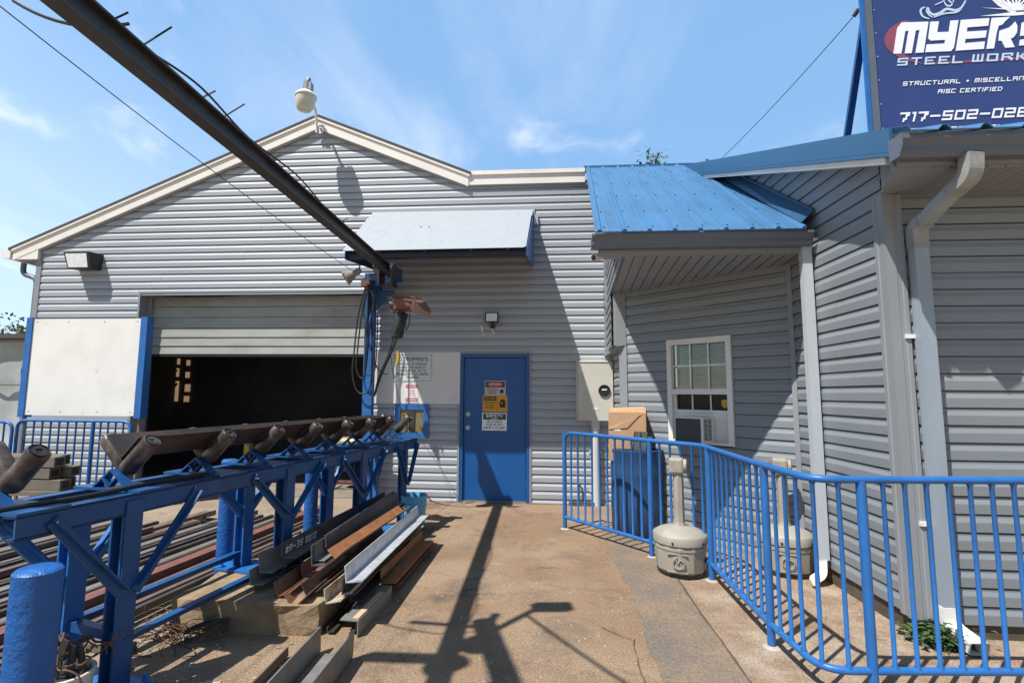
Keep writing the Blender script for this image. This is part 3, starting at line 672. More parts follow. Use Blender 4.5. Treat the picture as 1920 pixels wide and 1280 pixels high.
m.prism([c + ad*x + V((0, 0, z)) for x, z in ((-.035, .03), (-.02, .045), (.02, .045), (.035, .03), (.03, -.02), (0, -.05), (-.03, -.02))], an*.004); m.build('sticker', yellow, win)
m = MB(); abox(m, i0, i1, 1.06, 1.36, -.045, -.035); m.build('filler_panel', white, win)

# window air conditioner
pf = .24; cL, cR = al(1263.5, 790, pf), al(1316, 790, pf); s0, s1 = (cL-AL).dot(ad), (cR-AL).dot(ad)
zt, zb = al(1290, 781, pf).z, al(1290, 832, pf).z
AC = thing('air_conditioner', tuple(A((s0+s1)/2, zb, .1)), 'white window air conditioner with dark rear grille projecting under the raised sash', 'air conditioner')
m = MB(); abox(m, s0, s1, zb, zt, -.03, pf-.004); m.build('casing', white, AC, bevel=.012)
m = MB(); abox(m, s0+.018, s1-.016, zb+.02, zt-.018, pf-.004, pf+.002)
for k in range(14):
    z = zb+.03+k*(zt-zb-.06)/13; abox(m, s0+.022, s1-.02, z, z+.006, pf+.002, pf+.009)
m.build('grille', acfront, AC)
m = MB()
for a in range(2):
    for k in range(17):
        z = zb+.04+k*(zt-zb-.07)/16
        o0 = .045+a*.085; m.hexa([A(s1-.001, z, o0), A(s1+.0025, z, o0), A(s1+.0025, z, o0+.07), A(s1-.001, z, o0+.07), A(s1-.001, z+.007, o0), A(s1+.0025, z+.007, o0), A(s1+.0025, z+.007, o0+.07), A(s1-.001, z+.007, o0+.07)])
m.build('side_louvre', ink, AC)

# ================================================================== ON THE WORKSHOP WALL
# awning
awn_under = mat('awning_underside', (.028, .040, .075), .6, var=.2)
aw = thing('awning', (-1.3, 6.9, 3.4), 'pale galvanized sheet awning with blue side plates over the entry door', 'awning')
a0, a1, b0, b1 = V((-2.525, YF-.015, 4.325)), V((-.035, YF-.015, 4.315)), V((-2.535, 6.34, 3.40)), V((-.118, 6.34, 3.41))
m = MB(); nn = (a1-a0).cross(b0-a0).normalized(); nn = nn if nn.z > 0 else -nn
f = lambda u, v: (a0.lerp(a1, u)).lerp(b0.lerp(b1, u), v)
m.prism([f(0, .17), f(.995, .17), f(.998, .97), f(.985, 1.0), f(0, 1)], nn*.006)
m.prism([f(0.005, 0), f(1, 0), f(1, .185), f(0.005, .185)], nn*.006)
for p in m.v[10:]: pass
s_ = m.build('sheet', awn_m, aw)
m = MB(); 
for u in (.365, .415): m.lathe(f(u, .46)+nn*.008, [(.016, 0), (.016, .002)], 10, nn)
m.build('hole', ink, s_)
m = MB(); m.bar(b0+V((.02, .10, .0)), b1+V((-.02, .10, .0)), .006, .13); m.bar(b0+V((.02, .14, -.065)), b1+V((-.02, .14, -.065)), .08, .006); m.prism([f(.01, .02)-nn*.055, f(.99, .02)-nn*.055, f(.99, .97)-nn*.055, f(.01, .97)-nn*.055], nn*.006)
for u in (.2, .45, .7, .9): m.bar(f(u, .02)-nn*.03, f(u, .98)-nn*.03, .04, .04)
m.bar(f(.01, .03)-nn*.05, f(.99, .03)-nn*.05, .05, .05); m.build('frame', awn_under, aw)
m = MB(); m.prism([a1+V((.002, 0, -.03)), b1+V((.004, 0, -.004)), b1+V((.004, 0, -.11)), V((-.04, YF-.015, 3.43))], (.006, 0, 0)); m.build('side_plate', blue, aw)
m = MB(); m.prism([a0+V((0.03, 0, -.03)), b0+V((.03, 0, -.004)), b0+V((.03, 0, -.11)), V((-2.49, YF-.015, 3.43))], (.006, 0, 0)); m.build('side_plate', blue_dark, aw)
m = MB(); p = oy(1005, 408, YF-.03); m.box((p.x-.03, YF-.05, p.z-.11), (p.x+.03, YF-.02, p.z+.04)); m.box((p.x-.05, YF-.03, p.z+.04), (p.x-.02, YF-.015, p.z+.16)); m.build('clamp', galv, aw)

# gable security lamp on its arm
lx, ly = -3.455, YF-.52; ang = .10
LT = thing('security_lamp', (-3.44, YF-.08, 5.6), 'grey dusk-to-dawn lamp with frosted bowl on curved arm above gable peak', 'lamp')
c = oy(573, 187, ly); ax = V((.10, 0, 1)).normalized()
rot = lambda h: c + ax*h
m = MB(); m.tube(spline([(-3.44, YF-.085, 5.62), (-3.44, YF-.12, 5.80), (-3.43, YF-.20, 5.95), (-3.425, YF-.36, c.z+.07), (c.x+.02, ly+.07, c.z+.135), (c.x+.01, ly+.02, c.z+.15)], 6), .021, 10); m.build('arm', white, LT)
m = MB(); m.lathe(rot(-.17), [(.0001, 0), (.10, .012), (.125, .05), (.142, .14), (.146, .205)], 28, ax); m.build('bowl', frost, LT)
m = MB(); m.lathe(rot(.035), [(.158, 0), (.160, .012), (.135, .05), (.085, .085), (.07, .095)], 28, ax); m.build('reflector', white, LT)
m = MB(); m.lathe(rot(.115), [(.074, 0), (.074, .03), (.063, .04), (.063, .15), (.035, .165), (.035, .215), (.03, .222)], 22, ax); m.box((c.x+.05, ly-.05, c.z+.13), (c.x+.095, ly+.04, c.z+.25)); m.build('ballast_housing', lamp_grey, LT)
m = MB(); m.box((-3.40, YF-.10, 5.60), (-3.33, YF-.075, 5.74)); m.lathe((-3.37, YF-.1, 5.68), [(.018, 0), (.018, .03)], 8, (0, -1, 0)); m.tube([(-3.44, YF-.09, 5.6), (-3.42, YF-.04, 5.55), (-3.35, YF-.03, 5.54)], .006, 6); m.build('bracket', galv, LT)

# floodlights
def floodlight(px, py, w, h, d, tilt, label, y=YF-.012):
    c = oy(px, py, y-d); t = thing('floodlight', (c.x, y, c.z), label, 'floodlight')
    return c, t
c, t = floodlight(152, 489, .4, .3, .17, 0, 'large dark wall-pack floodlight high on the left wall end')
m = MB(); x0, x1, z0, z1 = c.x-.235, c.x+.225, c.z-.135, c.z+.135
m.hexa([(x0+.05, YF-.215, z0), (x1-.03, YF-.215, z0), (x1-.03, YF-.012, z0+.02), (x0+.05, YF-.012, z0+.02), (x0-.02, YF-.25, z1), (x1-.05, YF-.25, z1), (x1+.0, YF-.012, z1), (x0+.03, YF-.012, z1)])
m.build('housing', black_plastic, t, bevel=.008)
m = MB(); m.hexa([(x0+.075, YF-.226, z0+.022), (x1-.065, YF-.226, z0+.022), (x1-.065, YF-.20, z0+.022), (x0+.075, YF-.20, z0+.022), (x0+.025, YF-.252, z1-.035), (x1-.085, YF-.252, z1-.035), (x1-.085, YF-.235, z1-.035), (x0+.025, YF-.235, z1-.035)])
m.build('lens', lens, t)
c, t = floodlight(922, 595, .2, .15, .12, 0, 'small square floodlight on wall above the blue entry door')
m = MB(); m.hexa([(c.x-.10, YF-.16, c.z-.075), (c.x+.10, YF-.16, c.z-.075), (c.x+.08, YF-.08, c.z-.06), (c.x-.08, YF-.08, c.z-.06), (c.x-.10, YF-.14, c.z+.08), (c.x+.10, YF-.14, c.z+.08), (c.x+.08, YF-.07, c.z+.06), (c.x-.08, YF-.07, c.z+.06)]); m.box((c.x-.015, YF-.1, c.z-.12), (c.x+.03, YF-.012, c.z-.06)); m.build('housing', black_plastic, t, bevel=.006)
m = MB(); m.hexa([(c.x-.08, YF-.165, c.z-.058), (c.x+.08, YF-.165, c.z-.058), (c.x+.08, YF-.15, c.z-.058), (c.x-.08, YF-.15, c.z-.058), (c.x-.08, YF-.147, c.z+.06), (c.x+.08, YF-.147, c.z+.06), (c.x+.08, YF-.135, c.z+.06), (c.x-.08, YF-.135, c.z+.06)]); m.build('lens', lens, t)
m = MB(); m.box((c.x-.03, YF-.04, c.z-.15), (c.x+.04, YF-.011, c.z-.09)); m.build('junction_box', black_plastic, t)
for k, (a, b, nm, lab) in enumerate(((904, 617, 'flange_plate', 'short white cover strip below the small floodlight'),)):
    p = oy(a, b, YF-.012); m = MB(); m.obox((p.x, YF-.02, p.z), (.012, 0, 0), (0, .008, 0), (-.008, 0, .045)); m.lathe((p.x+.03, YF-.012, p.z-.075), [(.014, 0), (.014, .01)], 10, (0, -1, 0)); tag(m.build('cover_strip', white, origin=(p.x, YF-.012, p.z)), lab, 'wall cover')
p = oy(924, 618, YF-.015); m = MB(); m.tube(spline([(p.x-.02, YF-.02, p.z+.06), (p.x-.012, YF-.02, p.z), (p.x+.02, YF-.02, p.z-.045)], 6), .010, 8); m.lathe((p.x+.02, YF-.012, p.z-.05), [(.014, 0), (.014, .01)], 10, (0, -1, 0)); tag(m.build('wire_conduit', white, origin=(p.x, YF-.012, p.z)), 'curved white wire stub under the small floodlight', 'conduit')
# clamp lamp on the awning corner
c = oy(652, 514, 6.5); t = thing('work_lamp', (c.x, 6.5, c.z), 'cone-shaped pale work lamp hanging at the left awning corner', 'lamp')
m = MB(); axd = V((.62, .25, .45)).normalized(); cc = oy(655, 518, 6.5); m.lathe(cc-axd*.06, [(.105, 0), (.092, .02), (.05, .13), (.035, .15)], 24, axd); m.build('shade', lamp_grey if False else taupe, t)
m = MB(); m.lathe(cc+axd*.085, [(.042, 0), (.045, .05), (.03, .09), (.0001, .1)], 16, axd); q = cc+axd*.15; m.tube([q, q+V((0, .02, .09))], .012, 8); m.build('socket', lamp_grey, t)

# plain wall board with the warning signs on it
p, q = oy(706, 660, YF-.02), oy(862, 757, YF-.02)
m = MB(); m.box((-2.47, YF-.026, q.z), (q.x, YF-.012, p.z)); t = tag(m.build('wall_board', panel_w, origin=((p.x+q.x)/2, YF, q.z)), 'plain off-white board on wall between garage and blue door', 'board')
p, q = oy(737, 663, YF-.03), oy(810, 716, YF-.03)
t = thing('no_trespassing_sign', ((p.x+q.x)/2, YF-.026, q.z), 'pale rectangular NO TRESPASSING sign on the off-white board', 'sign')
m = MB(); m.box((p.x, YF-.031, q.z), (q.x, YF-.0265, p.z)); m.build('plate', sign_bg, t, bevel=.002)
w, h = q.x-p.x, p.z-q.z; cxs = (p.x+q.x)/2; ys = YF-.031
m = MB(); 
for (xa, xb, za, zb_) in ((.015, w-.015, .015, .020), (.015, w-.015, h-.020, h-.015), (.015, .020, .020, h-.020), (w-.020, w-.015, .020, h-.020)): m.box((p.x+xa, ys-.0012, q.z+za), (p.x+xb, ys, q.z+zb_))
for s, fz, hh, ww in (('NO TRESPASSING', .81, .058, .78), ('UNAUTHORIZED PRESENCE', .635, .031, .74), ('DURING THE HOURS OF', .515, .031, .66), ('DARKNESS SUBJECT TO', .395, .031, .68), ('PROSECUTION FOR CRIMINAL', .275, .031, .84), ('TRESPASS', .155, .031, .30)):
    text_centre(m, s, (cxs, ys, q.z+h*fz), UX, UZ, hh, w*ww, NF)
m.build('lettering', ink, t)
p, q = oy(760, 719, YF-.03), oy(784, 754, YF-.03); cxs = (p.x+q.x)/2
t = thing('notice_sign', (cxs, YF-.026, q.z), 'small pink and white notice below the NO TRESPASSING sign', 'sign')
m = MB(); m.box((p.x, YF-.030, q.z), (q.x, YF-.0265, p.z)); m.build('plate', white, t)
m = MB(); pk = mat('faded_pink', (.60, .16, .24), .5)
m.box((p.x+.008, YF-.0312, p.z-.065), (q.x-.008, YF-.030, p.z-.012)); m.box((p.x+.008, YF-.0312, q.z+.012), (q.x-.008, YF-.030, q.z+.065))
for k in range(3): m.box((p.x+.05, YF-.0312, q.z+.10+k*.033), (q.x-.05, YF-.030, q.z+.108+k*.033))
m.build('band', pk, t)
m = MB(); text_centre(m, 'NOTICE', (cxs, YF-.0312, p.z-.038), UX, UZ, .028, .12, NF); text_centre(m, 'NO SMOKING', (cxs, YF-.0312, q.z+.038), UX, UZ, .026, .14, NF); m.build('lettering', white, t)
# blue framed hatch with dusty pane
p, q = oy(741, 757.5, YF-.03), oy(803, 821, YF-.03)
t = thing('framed_hatch', ((p.x+q.x)/2, YF-.01, q.z), 'blue framed hatch with dusty yellow pane below the notices', 'hatch')
m = MB(); y0, y1 = YF-.05, YF-.012; bw = .075
m.box((p.x, y0, q.z), (p.x+bw, y1, p.z)); m.box((q.x-bw, y0, q.z), (q.x, y1, p.z)); m.box((p.x+bw, y0, q.z), (q.x-bw, y1, q.z+bw)); m.box((p.x+bw, y0, p.z-bw), (q.x-bw, y1, p.z))
for xx in (p.x+.04, q.x-.04):
    for zz in (q.z+.1, (p.z+q.z)/2, p.z-.1): m.lathe((xx, y0, zz), [(.010, 0), (.010, .006)], 8, (0, -1, 0))
m.build('frame', blue, t, bevel=.003)
m = MB(); m.box((p.x+bw, YF-.03, q.z+bw), (q.x-bw, YF-.022, p.z-bw)); m.build('pane', olive_glass, t)
m = MB(); xx = (p.x+q.x)/2+.0; m.box((xx-.035, YF-.045, q.z+bw), (xx+.045, YF-.030, p.z-.01)); m.build('bar', steel_d, t)

# stickers on the door
ys = YF+.019
def doorsign(px0, py0, px1, py1, label):
    p, q = oy(px0, py0, ys), oy(px1, py1, ys); t = thing('door_sign', ((p.x+q.x)/2, ys, q.z), label, 'sign')
    return p, q, t, (p.x+q.x)/2
p, q, t, cx_ = doorsign(909, 713.5, 948, 741, 'faded red and white DANGER sign on door, topmost of three')
m = MB(); m.box((p.x, ys-.003, q.z), (q.x, ys, p.z)); m.build('plate', mat('faded_plate', (.52, .46, .45), .5), t)
m = MB(); m.box((p.x+.012, ys-.0042, p.z-.095), (q.x-.012, ys-.003, p.z-.012)); m.build('header', ink, t)
m = MB(); c0 = V((cx_, ys-.0042, p.z-.053)); m.prism([c0+V((math.cos(a)*.125, 0, math.sin(a)*.036)) for a in [k*2*math.pi/24 for k in range(24)]], (0, -.0012, 0)); m.build('oval', red, t)
m = MB(); text_centre(m, 'DANGER', (cx_, ys-.0056, p.z-.053), UX, UZ, .034, .17, NF); m.build('heading', panel_w, t)
m = MB()
for k, s in enumerate(('KEEP HANDS', 'CLEAR OF', 'MACHINE')): text_centre(m, s, (cx_-.045, ys-.003, p.z-.122-k*.030), UX, UZ, .017, (.15, .12, .11)[k], NF)
m.prism([V((cx_+.10, ys-.0032, q.z+.03)) + V((x, 0, z)) for x, z in ((-.022, .0), (.02, 0), (.026, .03), (.018, .055), (.0, .062), (-.02, .05), (-.03, .03))], (0, -.001, 0)); m.build('lettering', ink, t)
p, q, t, cx_ = doorsign(905, 741, 951.5, 772, 'yellow CAUTION sign with masked head symbol, middle of three on door')
m = MB(); m.box((p.x, ys-.003, q.z), (q.x, ys, p.z)); m.build('plate', mat('sign_amber', (.66, .31, .012), .5), t)
m = MB(); m.box((p.x+.015, ys-.0042, p.z-.075), (p.x+.20, ys-.003, p.z-.015)); m.box((p.x+.212, ys-.004, q.z+.02), (p.x+.216, ys-.003, p.z-.015))
for k, s in enumerate(('EYE PROTECTION', 'REQUIRED', 'IN THIS AREA')): text_centre(m, s, (p.x+.11, ys-.003, p.z-.105-k*.036), UX, UZ, .020, (.17, .12, .14)[k], NF)
hx = q.x-.075; hz_ = (p.z+q.z)/2
m.prism([V((hx+x, ys-.0032, hz_+z)) for x, z in ((-.035, -.055), (.04, -.06), (.045, .0), (.04, .045), (.015, .065), (-.02, .06), (-.042, .035), (-.048, .0))], (0, -.0012, 0)); m.build('lettering', ink, t)
m = MB(); text_centre(m, 'CAUTION', (p.x+.1075, ys-.0044, p.z-.045), UX, UZ, .032, .155, NF); m.box((hx-.03, ys-.0056, hz_+.005), (hx+.005, ys-.0044, hz_+.02)); m.build('heading', mat('sign_amber', (.66, .31, .012), .5), t)
p, q, t, cx_ = doorsign(904, 773.5, 950, 807, 'white and green SAFETY FIRST sign, lowest of three on door')
m = MB(); m.box((p.x, ys-.003, q.z), (q.x, ys, p.z)); m.build('plate', letter_w, t)
m = MB(); m.box((p.x+.016, ys-.0042, p.z-.098), (q.x-.012, ys-.003, p.z-.012)); m.build('header', green, t)
m = MB(); text_centre(m, 'SAFETY', (cx_, ys-.0044, p.z-.044), UX, UZ, .045, .24, NF); text_centre(m, 'FIRST', (cx_, ys-.0044, p.z-.084), UX, UZ, .017, .10, NF); m.build('heading', letter_w, t)
m = MB()
for k, s in enumerate(('HELP KEEP', 'THIS PLANT', 'SAFE & CLEAN')): text_centre(m, s, (cx_, ys-.003, p.z-.128-k*.044), UX, UZ, .031, (.23, .25, .31)[k], NF)
m.build('lettering', ink, t)

# meter cabinet and its conduit
p, q = oy(1083, 675, YF-.13), oy(1150.5, 789, YF-.13)
t = thing('meter_cabinet', ((p.x+q.x)/2, YF-.02, q.z), 'beige electric meter cabinet with round glass dial beside the corner', 'meter cabinet')
m = MB(); m.box((p.x, YF-.14, q.z), (q.x, YF-.012, p.z-.03)); m.box((p.x-.02, YF-.06, q.z-.005), (p.x, YF-.02, p.z)); m.hexa([(p.x-.008, YF-.15, p.z-.03), (q.x-.02, YF-.15, p.z-.03), (q.x-.02, YF-.012, p.z-.02), (p.x-.008, YF-.012, p.z-.02), (p.x-.008, YF-.148, p.z-.012), (q.x-.02, YF-.148, p.z-.012), (q.x-.02, YF-.012, p.z), (p.x-.008, YF-.012, p.z)]); m.build('cabinet', beige, t, bevel=.004)
c = oy(1133, 732, YF-.14)
m = MB(); m.lathe((c.x, YF-.14, c.z), [(.083, 0), (.083, .02), (.074, .022), (.074, .012)], 28, (0, -1, 0)); m.lathe((c.x, YF-.141, c.z), [(.073, 0), (.073, .008)], 28, (0, -1, 0)); d = m.build('dial', black_plastic, t)
m = MB(); m.box((c.x-.035, YF-.1525, c.z+.005), (c.x+.035, YF-.149, c.z+.022)); m.build('readout', letter_w, d)
m = MB(); 
for k in range(3): text_centre(m, 'HOUSEHOLD'[k*2:k*2+5], (c.x, YF-.149, c.z-.015-k*.016), UX, UZ, .009, .07, NF)
m.build('dial_print', lamp_grey, d)
m = MB(); m.box((c.x-.17, YF-.1425, q.z+.16), (c.x-.085, YF-.14, q.z+.185)); m.build('tag_plate', letter_w, t)
c = oy(1117.5, 860, YF-.07); m = MB(); m.tube([(c.x, YF-.07, .0), (c.x, YF-.07, q.z)], .053, 16); m.tube([(c.x, YF-.07, .0), (c.x, YF-.07, .16)], .058, 16); m.tube([(c.x, YF-.07, q.z-.12), (c.x, YF-.07, q.z)], .062, 16)
for zz in (.18, .72): m.box((c.x-.09, YF-.03, zz), (c.x+.09, YF-.012, zz+.03))
m.build('conduit', mat('grey_pvc', (.56, .56, .54), .5, var=.05), t)
# small items at the foot of the wall
p = oy(1090, 935, YF-.1); m = MB(); m.box((p.x-.17, YF-.12, .0), (p.x+.18, YF-.02, .05)); m.tube([(p.x-.03, YF-.08, .05), (p.x-.03, YF-.08, .30)], .012, 8); m.tube([(p.x+.02, YF-.05, .05), (p.x+.02, YF-.05, .22), (p.x-.02, YF-.05, .28)], .01, 8)
tag(m.build('drain_stub', steel, origin=(p.x, YF-.08, 0)), 'low steel plate and pipe stub at wall foot near the conduit', 'pipe stub')
# security camera
c = oy(1117, 486, YF-.55); t = thing('security_camera', (c.x, c.y, c.z), 'small white bullet security camera under the porch gutter end', 'camera')
m = MB(); axd = V((-.55, -.6, -.22)).normalized(); cc = V((.70, 4.60, 2.76)); cc = oy(1121, 482, 4.62); m.lathe(cc-axd*.05, [(.026, 0), (.030, .02), (.030, .10), (.034, .105), (.034, .12)], 16, axd); m.tube([cc-axd*.04, cc-axd*.09+V((.03, .0, .05))], .011, 8); m.build('body', white, t)
m = MB(); m.lathe(cc+axd*.071, [(.027, 0), (.024, .004), (.0001, .006)], 16, axd); m.build('lens', ink, t)

# ================================================================== COMPANY SIGN ON THE WING ROOF
YS = 4.40
sl = oy(1651, 245, YS).x; SX1 = sl + 3.2
S = thing('company_sign', (sl+1.6, YS, 3.5), 'navy company sign board with white lettering standing on the wing roof', 'sign')
m = MB(); m.box((sl, YS, 3.45), (SX1, YS+.03, 5.65)); m.build('panel', navy, S)
m = MB(); m.box((sl-.055, YS-.015, 3.40), (sl-.004, YS+.05, 5.67)); m.box((sl-.06, YS-.02, 5.67), (SX1, YS+.05, 5.70)); m.build('edge_frame', gutter_m, S)
m = MB(); m.box((sl-.092, YS+.0, 3.35), (sl-.058, YS+.02, 5.8)); m.build('post', blue, S); m = MB(); m.box((SX1-.2, YS+.04, 3.5), (SX1-.12, YS+.1, 5.7)); m.build('post', blue, S)
bq = oy(1581, 262, 5.55); m = MB(); bt = oy(1633, 0, YS+.05); bq2 = oy(1581, 262, 5.3); m.bar((bt.x-.01, YS+.05, bt.z+.1), (bq2.x+.01, 5.3, bq2.z-.12), .055, .055); m.build('brace', blue_dark, S)
SP = lambda x, y: oy(1620+x/4.923, y/4.923, YS-.001)
def sgn(mb, pts, th=.003): mb.prism([SP(*p) for p in pts], (0, -th, 0))
m = MB(); outer = []; inner = []
for k in range(25):
    a = R(128 + k*(258-128)/24)
    outer.append((700+515*math.cos(a), 372 - 235*math.sin(a))); t_ = k/24; w = 105*math.sin(math.pi*min(1, .12+t_*.9))**.8
    inner.append((700+(515-w)*math.cos(a), 372 - (235-w*.42)*math.sin(a)))
vs = [SP(*p)+V((0, -.002, 0)) for p in outer] + [SP(*p)+V((0, -.002, 0)) for p in inner]
m.add(vs, [(i, i+1, 26+i, 25+i) for i in range(24)]); vs = [SP(x, y)+V((0, -.002, 0)) for x, y in ((590, 601), (1500, 548), (2300, 500), (2300, 480), (1500, 528), (590, 580))]
m.add(vs, [(0, 1, 4, 5), (1, 2, 3, 4)]); m.build('swoosh', swoosh, S)
m = MB()
sgn(m, [(270, 501), (305, 262), (345, 213), (592, 206), (547, 489), (474, 493), (512, 283), (475, 285), (437, 495), (375, 498), (410, 290), (378, 292), (342, 499)], .005)
sgn(m, [(612, 206), (688, 203), (672, 303), (782, 299), (797, 196), (868, 192), (826, 445), (800, 477), (566, 487), (577, 416), (742, 407), (747, 372), (612, 380), (592, 362)], .005)
sgn(m, [(893, 190), (1153, 173), (1143, 243), (950, 258), (944, 298), (1130, 287), (1118, 352), (933, 365), (926, 404), (1112, 388), (1103, 456), (846, 473)], .005)
sgn(m, [(1178, 172), (1345, 161), (1296, 205), (1275, 232), (1240, 243), (1222, 300), (1196, 452), (1130, 456), (1152, 320)], .005)
sgn(m, [(1250, 288), (1330, 262), (1368, 232), (1392, 205), (1412, 245), (1408, 305), (1378, 350), (1350, 362), (1386, 440), (1300, 446), (1268, 384), (1240, 380)], .005)
sgn(m, [(1455, 215), (1640, 150), (1630, 215), (1500, 240), (1494, 285), (1615, 275), (1590, 420), (1430, 425), (1440, 372), (1530, 362), (1535, 335), (1440, 335)], .005)
m.build('letters', letter_w, S)
m = MB()
def stext(s, x0, y0, x1, y1, cap, slant=.22, gap=.3):
    """line of block letters from pixel (x0,y0) to (x1,y1) baseline, cap height in the same pixels"""
    m = MB()
    a, b = SP(x0, y0), SP(x1, y1); u = (b-a); L_ = u.length; u.normalize()
    hh = abs(SP(x0, y0-cap).z - a.z); text_quads(m, s, a, u, UZ, hh, L_/text_width(s, 1.0, gap), NF, slant, gap, .004); m.build('text_line', letter_b if cap == 70 else letter_w, S)
stext('STEEL', 300, 612, 905, 585, 70); stext('WORKS', 990, 578, 1640, 549, 70)
stext('STRUCTURAL * MISCELLANEOUS', 352, 797, 1690, 735, 38, .3, .28); stext('AISC CERTIFIED', 676, 868, 1268, 842, 38, .3, .28)
stext('717-502-026', 312, 1132, 1500, 1080, 88, .3, .22); stext('WWW.MYERSSTEELWORKS.COM', 330, 1240, 1900, 1172, 48, .3, .25)
m = MB()  # emblem: gloved hand outline and spark burst
def stroke(pts, w):
    P = spline([SP(*p) for p in pts], 5); vs = []
    for i, p in enumerate(P):
        d = (P[min(len(P)-1, i+1)]-P[max(0, i-1)]).normalized(); s = V((d.z, 0, -d.x)); ww = w*(.35+.65*math.sin(math.pi*(.08+.84*i/(len(P)-1))))
        vs += [p-s*ww+V((0, -.004, 0)), p+s*ww+V((0, -.004, 0))]
    m.add(vs, [(2*i, 2*i+1, 2*i+3, 2*i+2) for i in range(len(P)-1)])
stroke([(562, 72), (528, 85), (520, 120), (545, 160), (600, 178)], .009); stroke([(585, 70), (575, 105), (600, 145), (632, 165)], .007)
stroke([(590, 75), (600, 115), (640, 140), (700, 125), (760, 88), (840, 100), (895, 75), (935, 10)], .012); stroke([(735, 20), (760, 55), (800, 55), (825, 5)], .008); stroke([(640, 165), (740, 130), (850, 118), (900, 85)], .008)
stroke([(650, 52), (700, 30), (745, 5)], .005); stroke([(745, -40), (790, 20), (820, 30)], .007)
m.build('emblem_glove', letter_b, S)
m = MB(); c_ = (1405, 95)
for a, L_, w in ((2, 330, 14), (22, 270, 16), (40, 300, 14), (58, 250, 14), (75, 260, 16), (92, 300, 14), (110, 260, 14), (128, 330, 18), (140, 300, 22), (150, 320, 18), (176, 330, 12)):
    a = R(a); m.add([SP(c_[0]+math.cos(a+1.57)*w, c_[1]-math.sin(a+1.57)*w*.6)+V((0, -.0045-a*.0001, 0)), SP(c_[0]-math.cos(a+1.57)*w, c_[1]+math.sin(a+1.57)*w*.6)+V((0, -.0045-a*.0001, 0)), SP(c_[0]+math.cos(a)*L_, c_[1]-math.sin(a)*L_*.8)+V((0, -.0045-a*.0001, 0))], [(0, 1, 2)])
sgn(m, [(1180, 5), (1235, -20), (1420, 85), (1380, 132), (1330, 110), (1300, 92), (1240, 60)], .0035); sgn(m, [(1075, 152), (1360, 118), (1640, 105), (1640, 128), (1380, 148)], .003)
m.build('emblem_burst', letter_w, S)
m = MB()
for k in range(9): m.lathe((sl+.02, YS, 3.62+k*.22), [(.006, 0), (.006, .003), (.0001, .004)], 8, (0, -1, 0))
m.build('screw', galv, S)
# overhead wires
m = MB(); m.tube(sag((oy(1349, 301, 8.6)), oy(1626, 2, 4.9), .05, 14) , .005, 6); q = oy(1601, 31, 5.0); m.tube([q, q+V((.03, -.03, .05))], .022, 8); tag(m.build('guy_wire', wire_m, origin=oy(1500, 150, 6)), 'dark wire rising from roof valley to top of company sign', 'wire')
m = MB(); a = oy(15, 0, 2.6); b = oy(686, 524, 7.1); m.tube(sag(a+(a-b)*.35, b, .10, 20), .0038, 6); tag(m.build('service_wire', wire_m, origin=tuple(b)), 'thin dark cable running down the left sky to the awning corner', 'wire')

# ================================================================== BARRIER RAILING
def railing(t, path, posts, zt, zb, ends=(False, False), rr=.12, sp=.116, br=.0115, mt=None, prad=.0245, rail_r=.021, endrad=.14):
    mt = mt or blue
    P = [V((x, y, 0)) for x, y in path]
    top = [p+V((0, 0, zt)) for p in P]; bot = [p+V((0, 0, zb)) for p in P]
    tp = list(top)
    if ends[0]: tp = [P[0]+V((0, 0, -.02))] + tp
    if ends[1]: tp = tp + [P[-1]+V((0, 0, -.02))]
    m = MB(); m.tube(arc_pts(tp, endrad, 7), rail_r, 12); m.build('top_rail', mt, t)
    m = MB(); m.tube(arc_pts(bot, .16, 7), rail_r*.92, 12); m.build('bottom_rail', mt, t)
    # walk the rounded plan path for the balusters
    plan = arc_pts(P, .16, 7); L_ = [0]
    for i in range(1, len(plan)): L_.append(L_[-1]+(plan[i]-plan[i-1]).length)
    def at(d):
        for i in range(1, len(plan)):
            if L_[i] >= d: return plan[i-1].lerp(plan[i], (d-L_[i-1])/(L_[i]-L_[i-1]))
        return plan[-1]
    pd = []
    for q in posts:
        q = V((q[0], q[1], 0)); best = min(range(2000), key=lambda i: (at(L_[-1]*i/1999)-q).length); pd.append(L_[-1]*best/1999)
    for d in pd:
        p = at(d); m = MB(); m.tube([p-V((0, 0, .03)), p+V((0, 0, zt-.005))], prad, 14); m.build('post', mt, t)
        m = MB(); m.lathe(p, [(prad*2.2, 0), (prad*1.7, .006), (prad, .012)], 9); m.build('footing', pale_conc, t)
    stops = sorted(set([0]+pd+[L_[-1]]))
    mold = {}
    for a, b in zip(stops[:-1], stops[1:]):
        n = max(1, round((b-a)/sp))
        for k in range(1, n):
            p = at(a+(b-a)*k/n)
            if 'me' not in mold:
                m = MB(); m.tube([(0, 0, zb), (0, 0, zb+.020), (0, 0, zb+.030), (0, 0, zt-.034), (0, 0, zt-.026), (0, 0, zt-.008)], [br*1.55, br*1.5, br, br, br*1.35, br*1.5], 9); o = m.build('baluster', mt, t, origin=None); 
                # rebuild in its own local frame so that copies can share the mesh
                for v in o.data.vertices: v.co += ORIG[t]
                mold['me'] = o; o.location = p-ORIG[t]
            else:
                o = mold['me'].copy(); COL.objects.link(o); o.parent = t; o.location = p-ORIG[t]
PA, K1, K2 = (.335, 6.10), (1.475, 4.70), (1.475, 2.90)
DD, EE = (1.432, 3.434), (1.735, 2.923)
t = thing('barrier_railing', (1.0, 5.2, 0), 'long blue tube railing bending round the entrance walk before the office wing', 'railing')
railing(t, [PA, K1, (1.45, 3.5), K2, (4.1, 3.11)], [PA, (1.11, 5.15), (1.478, 4.56), DD, EE, (2.9, 3.01)], 1.10, .135, (True, False), prad=.0245)
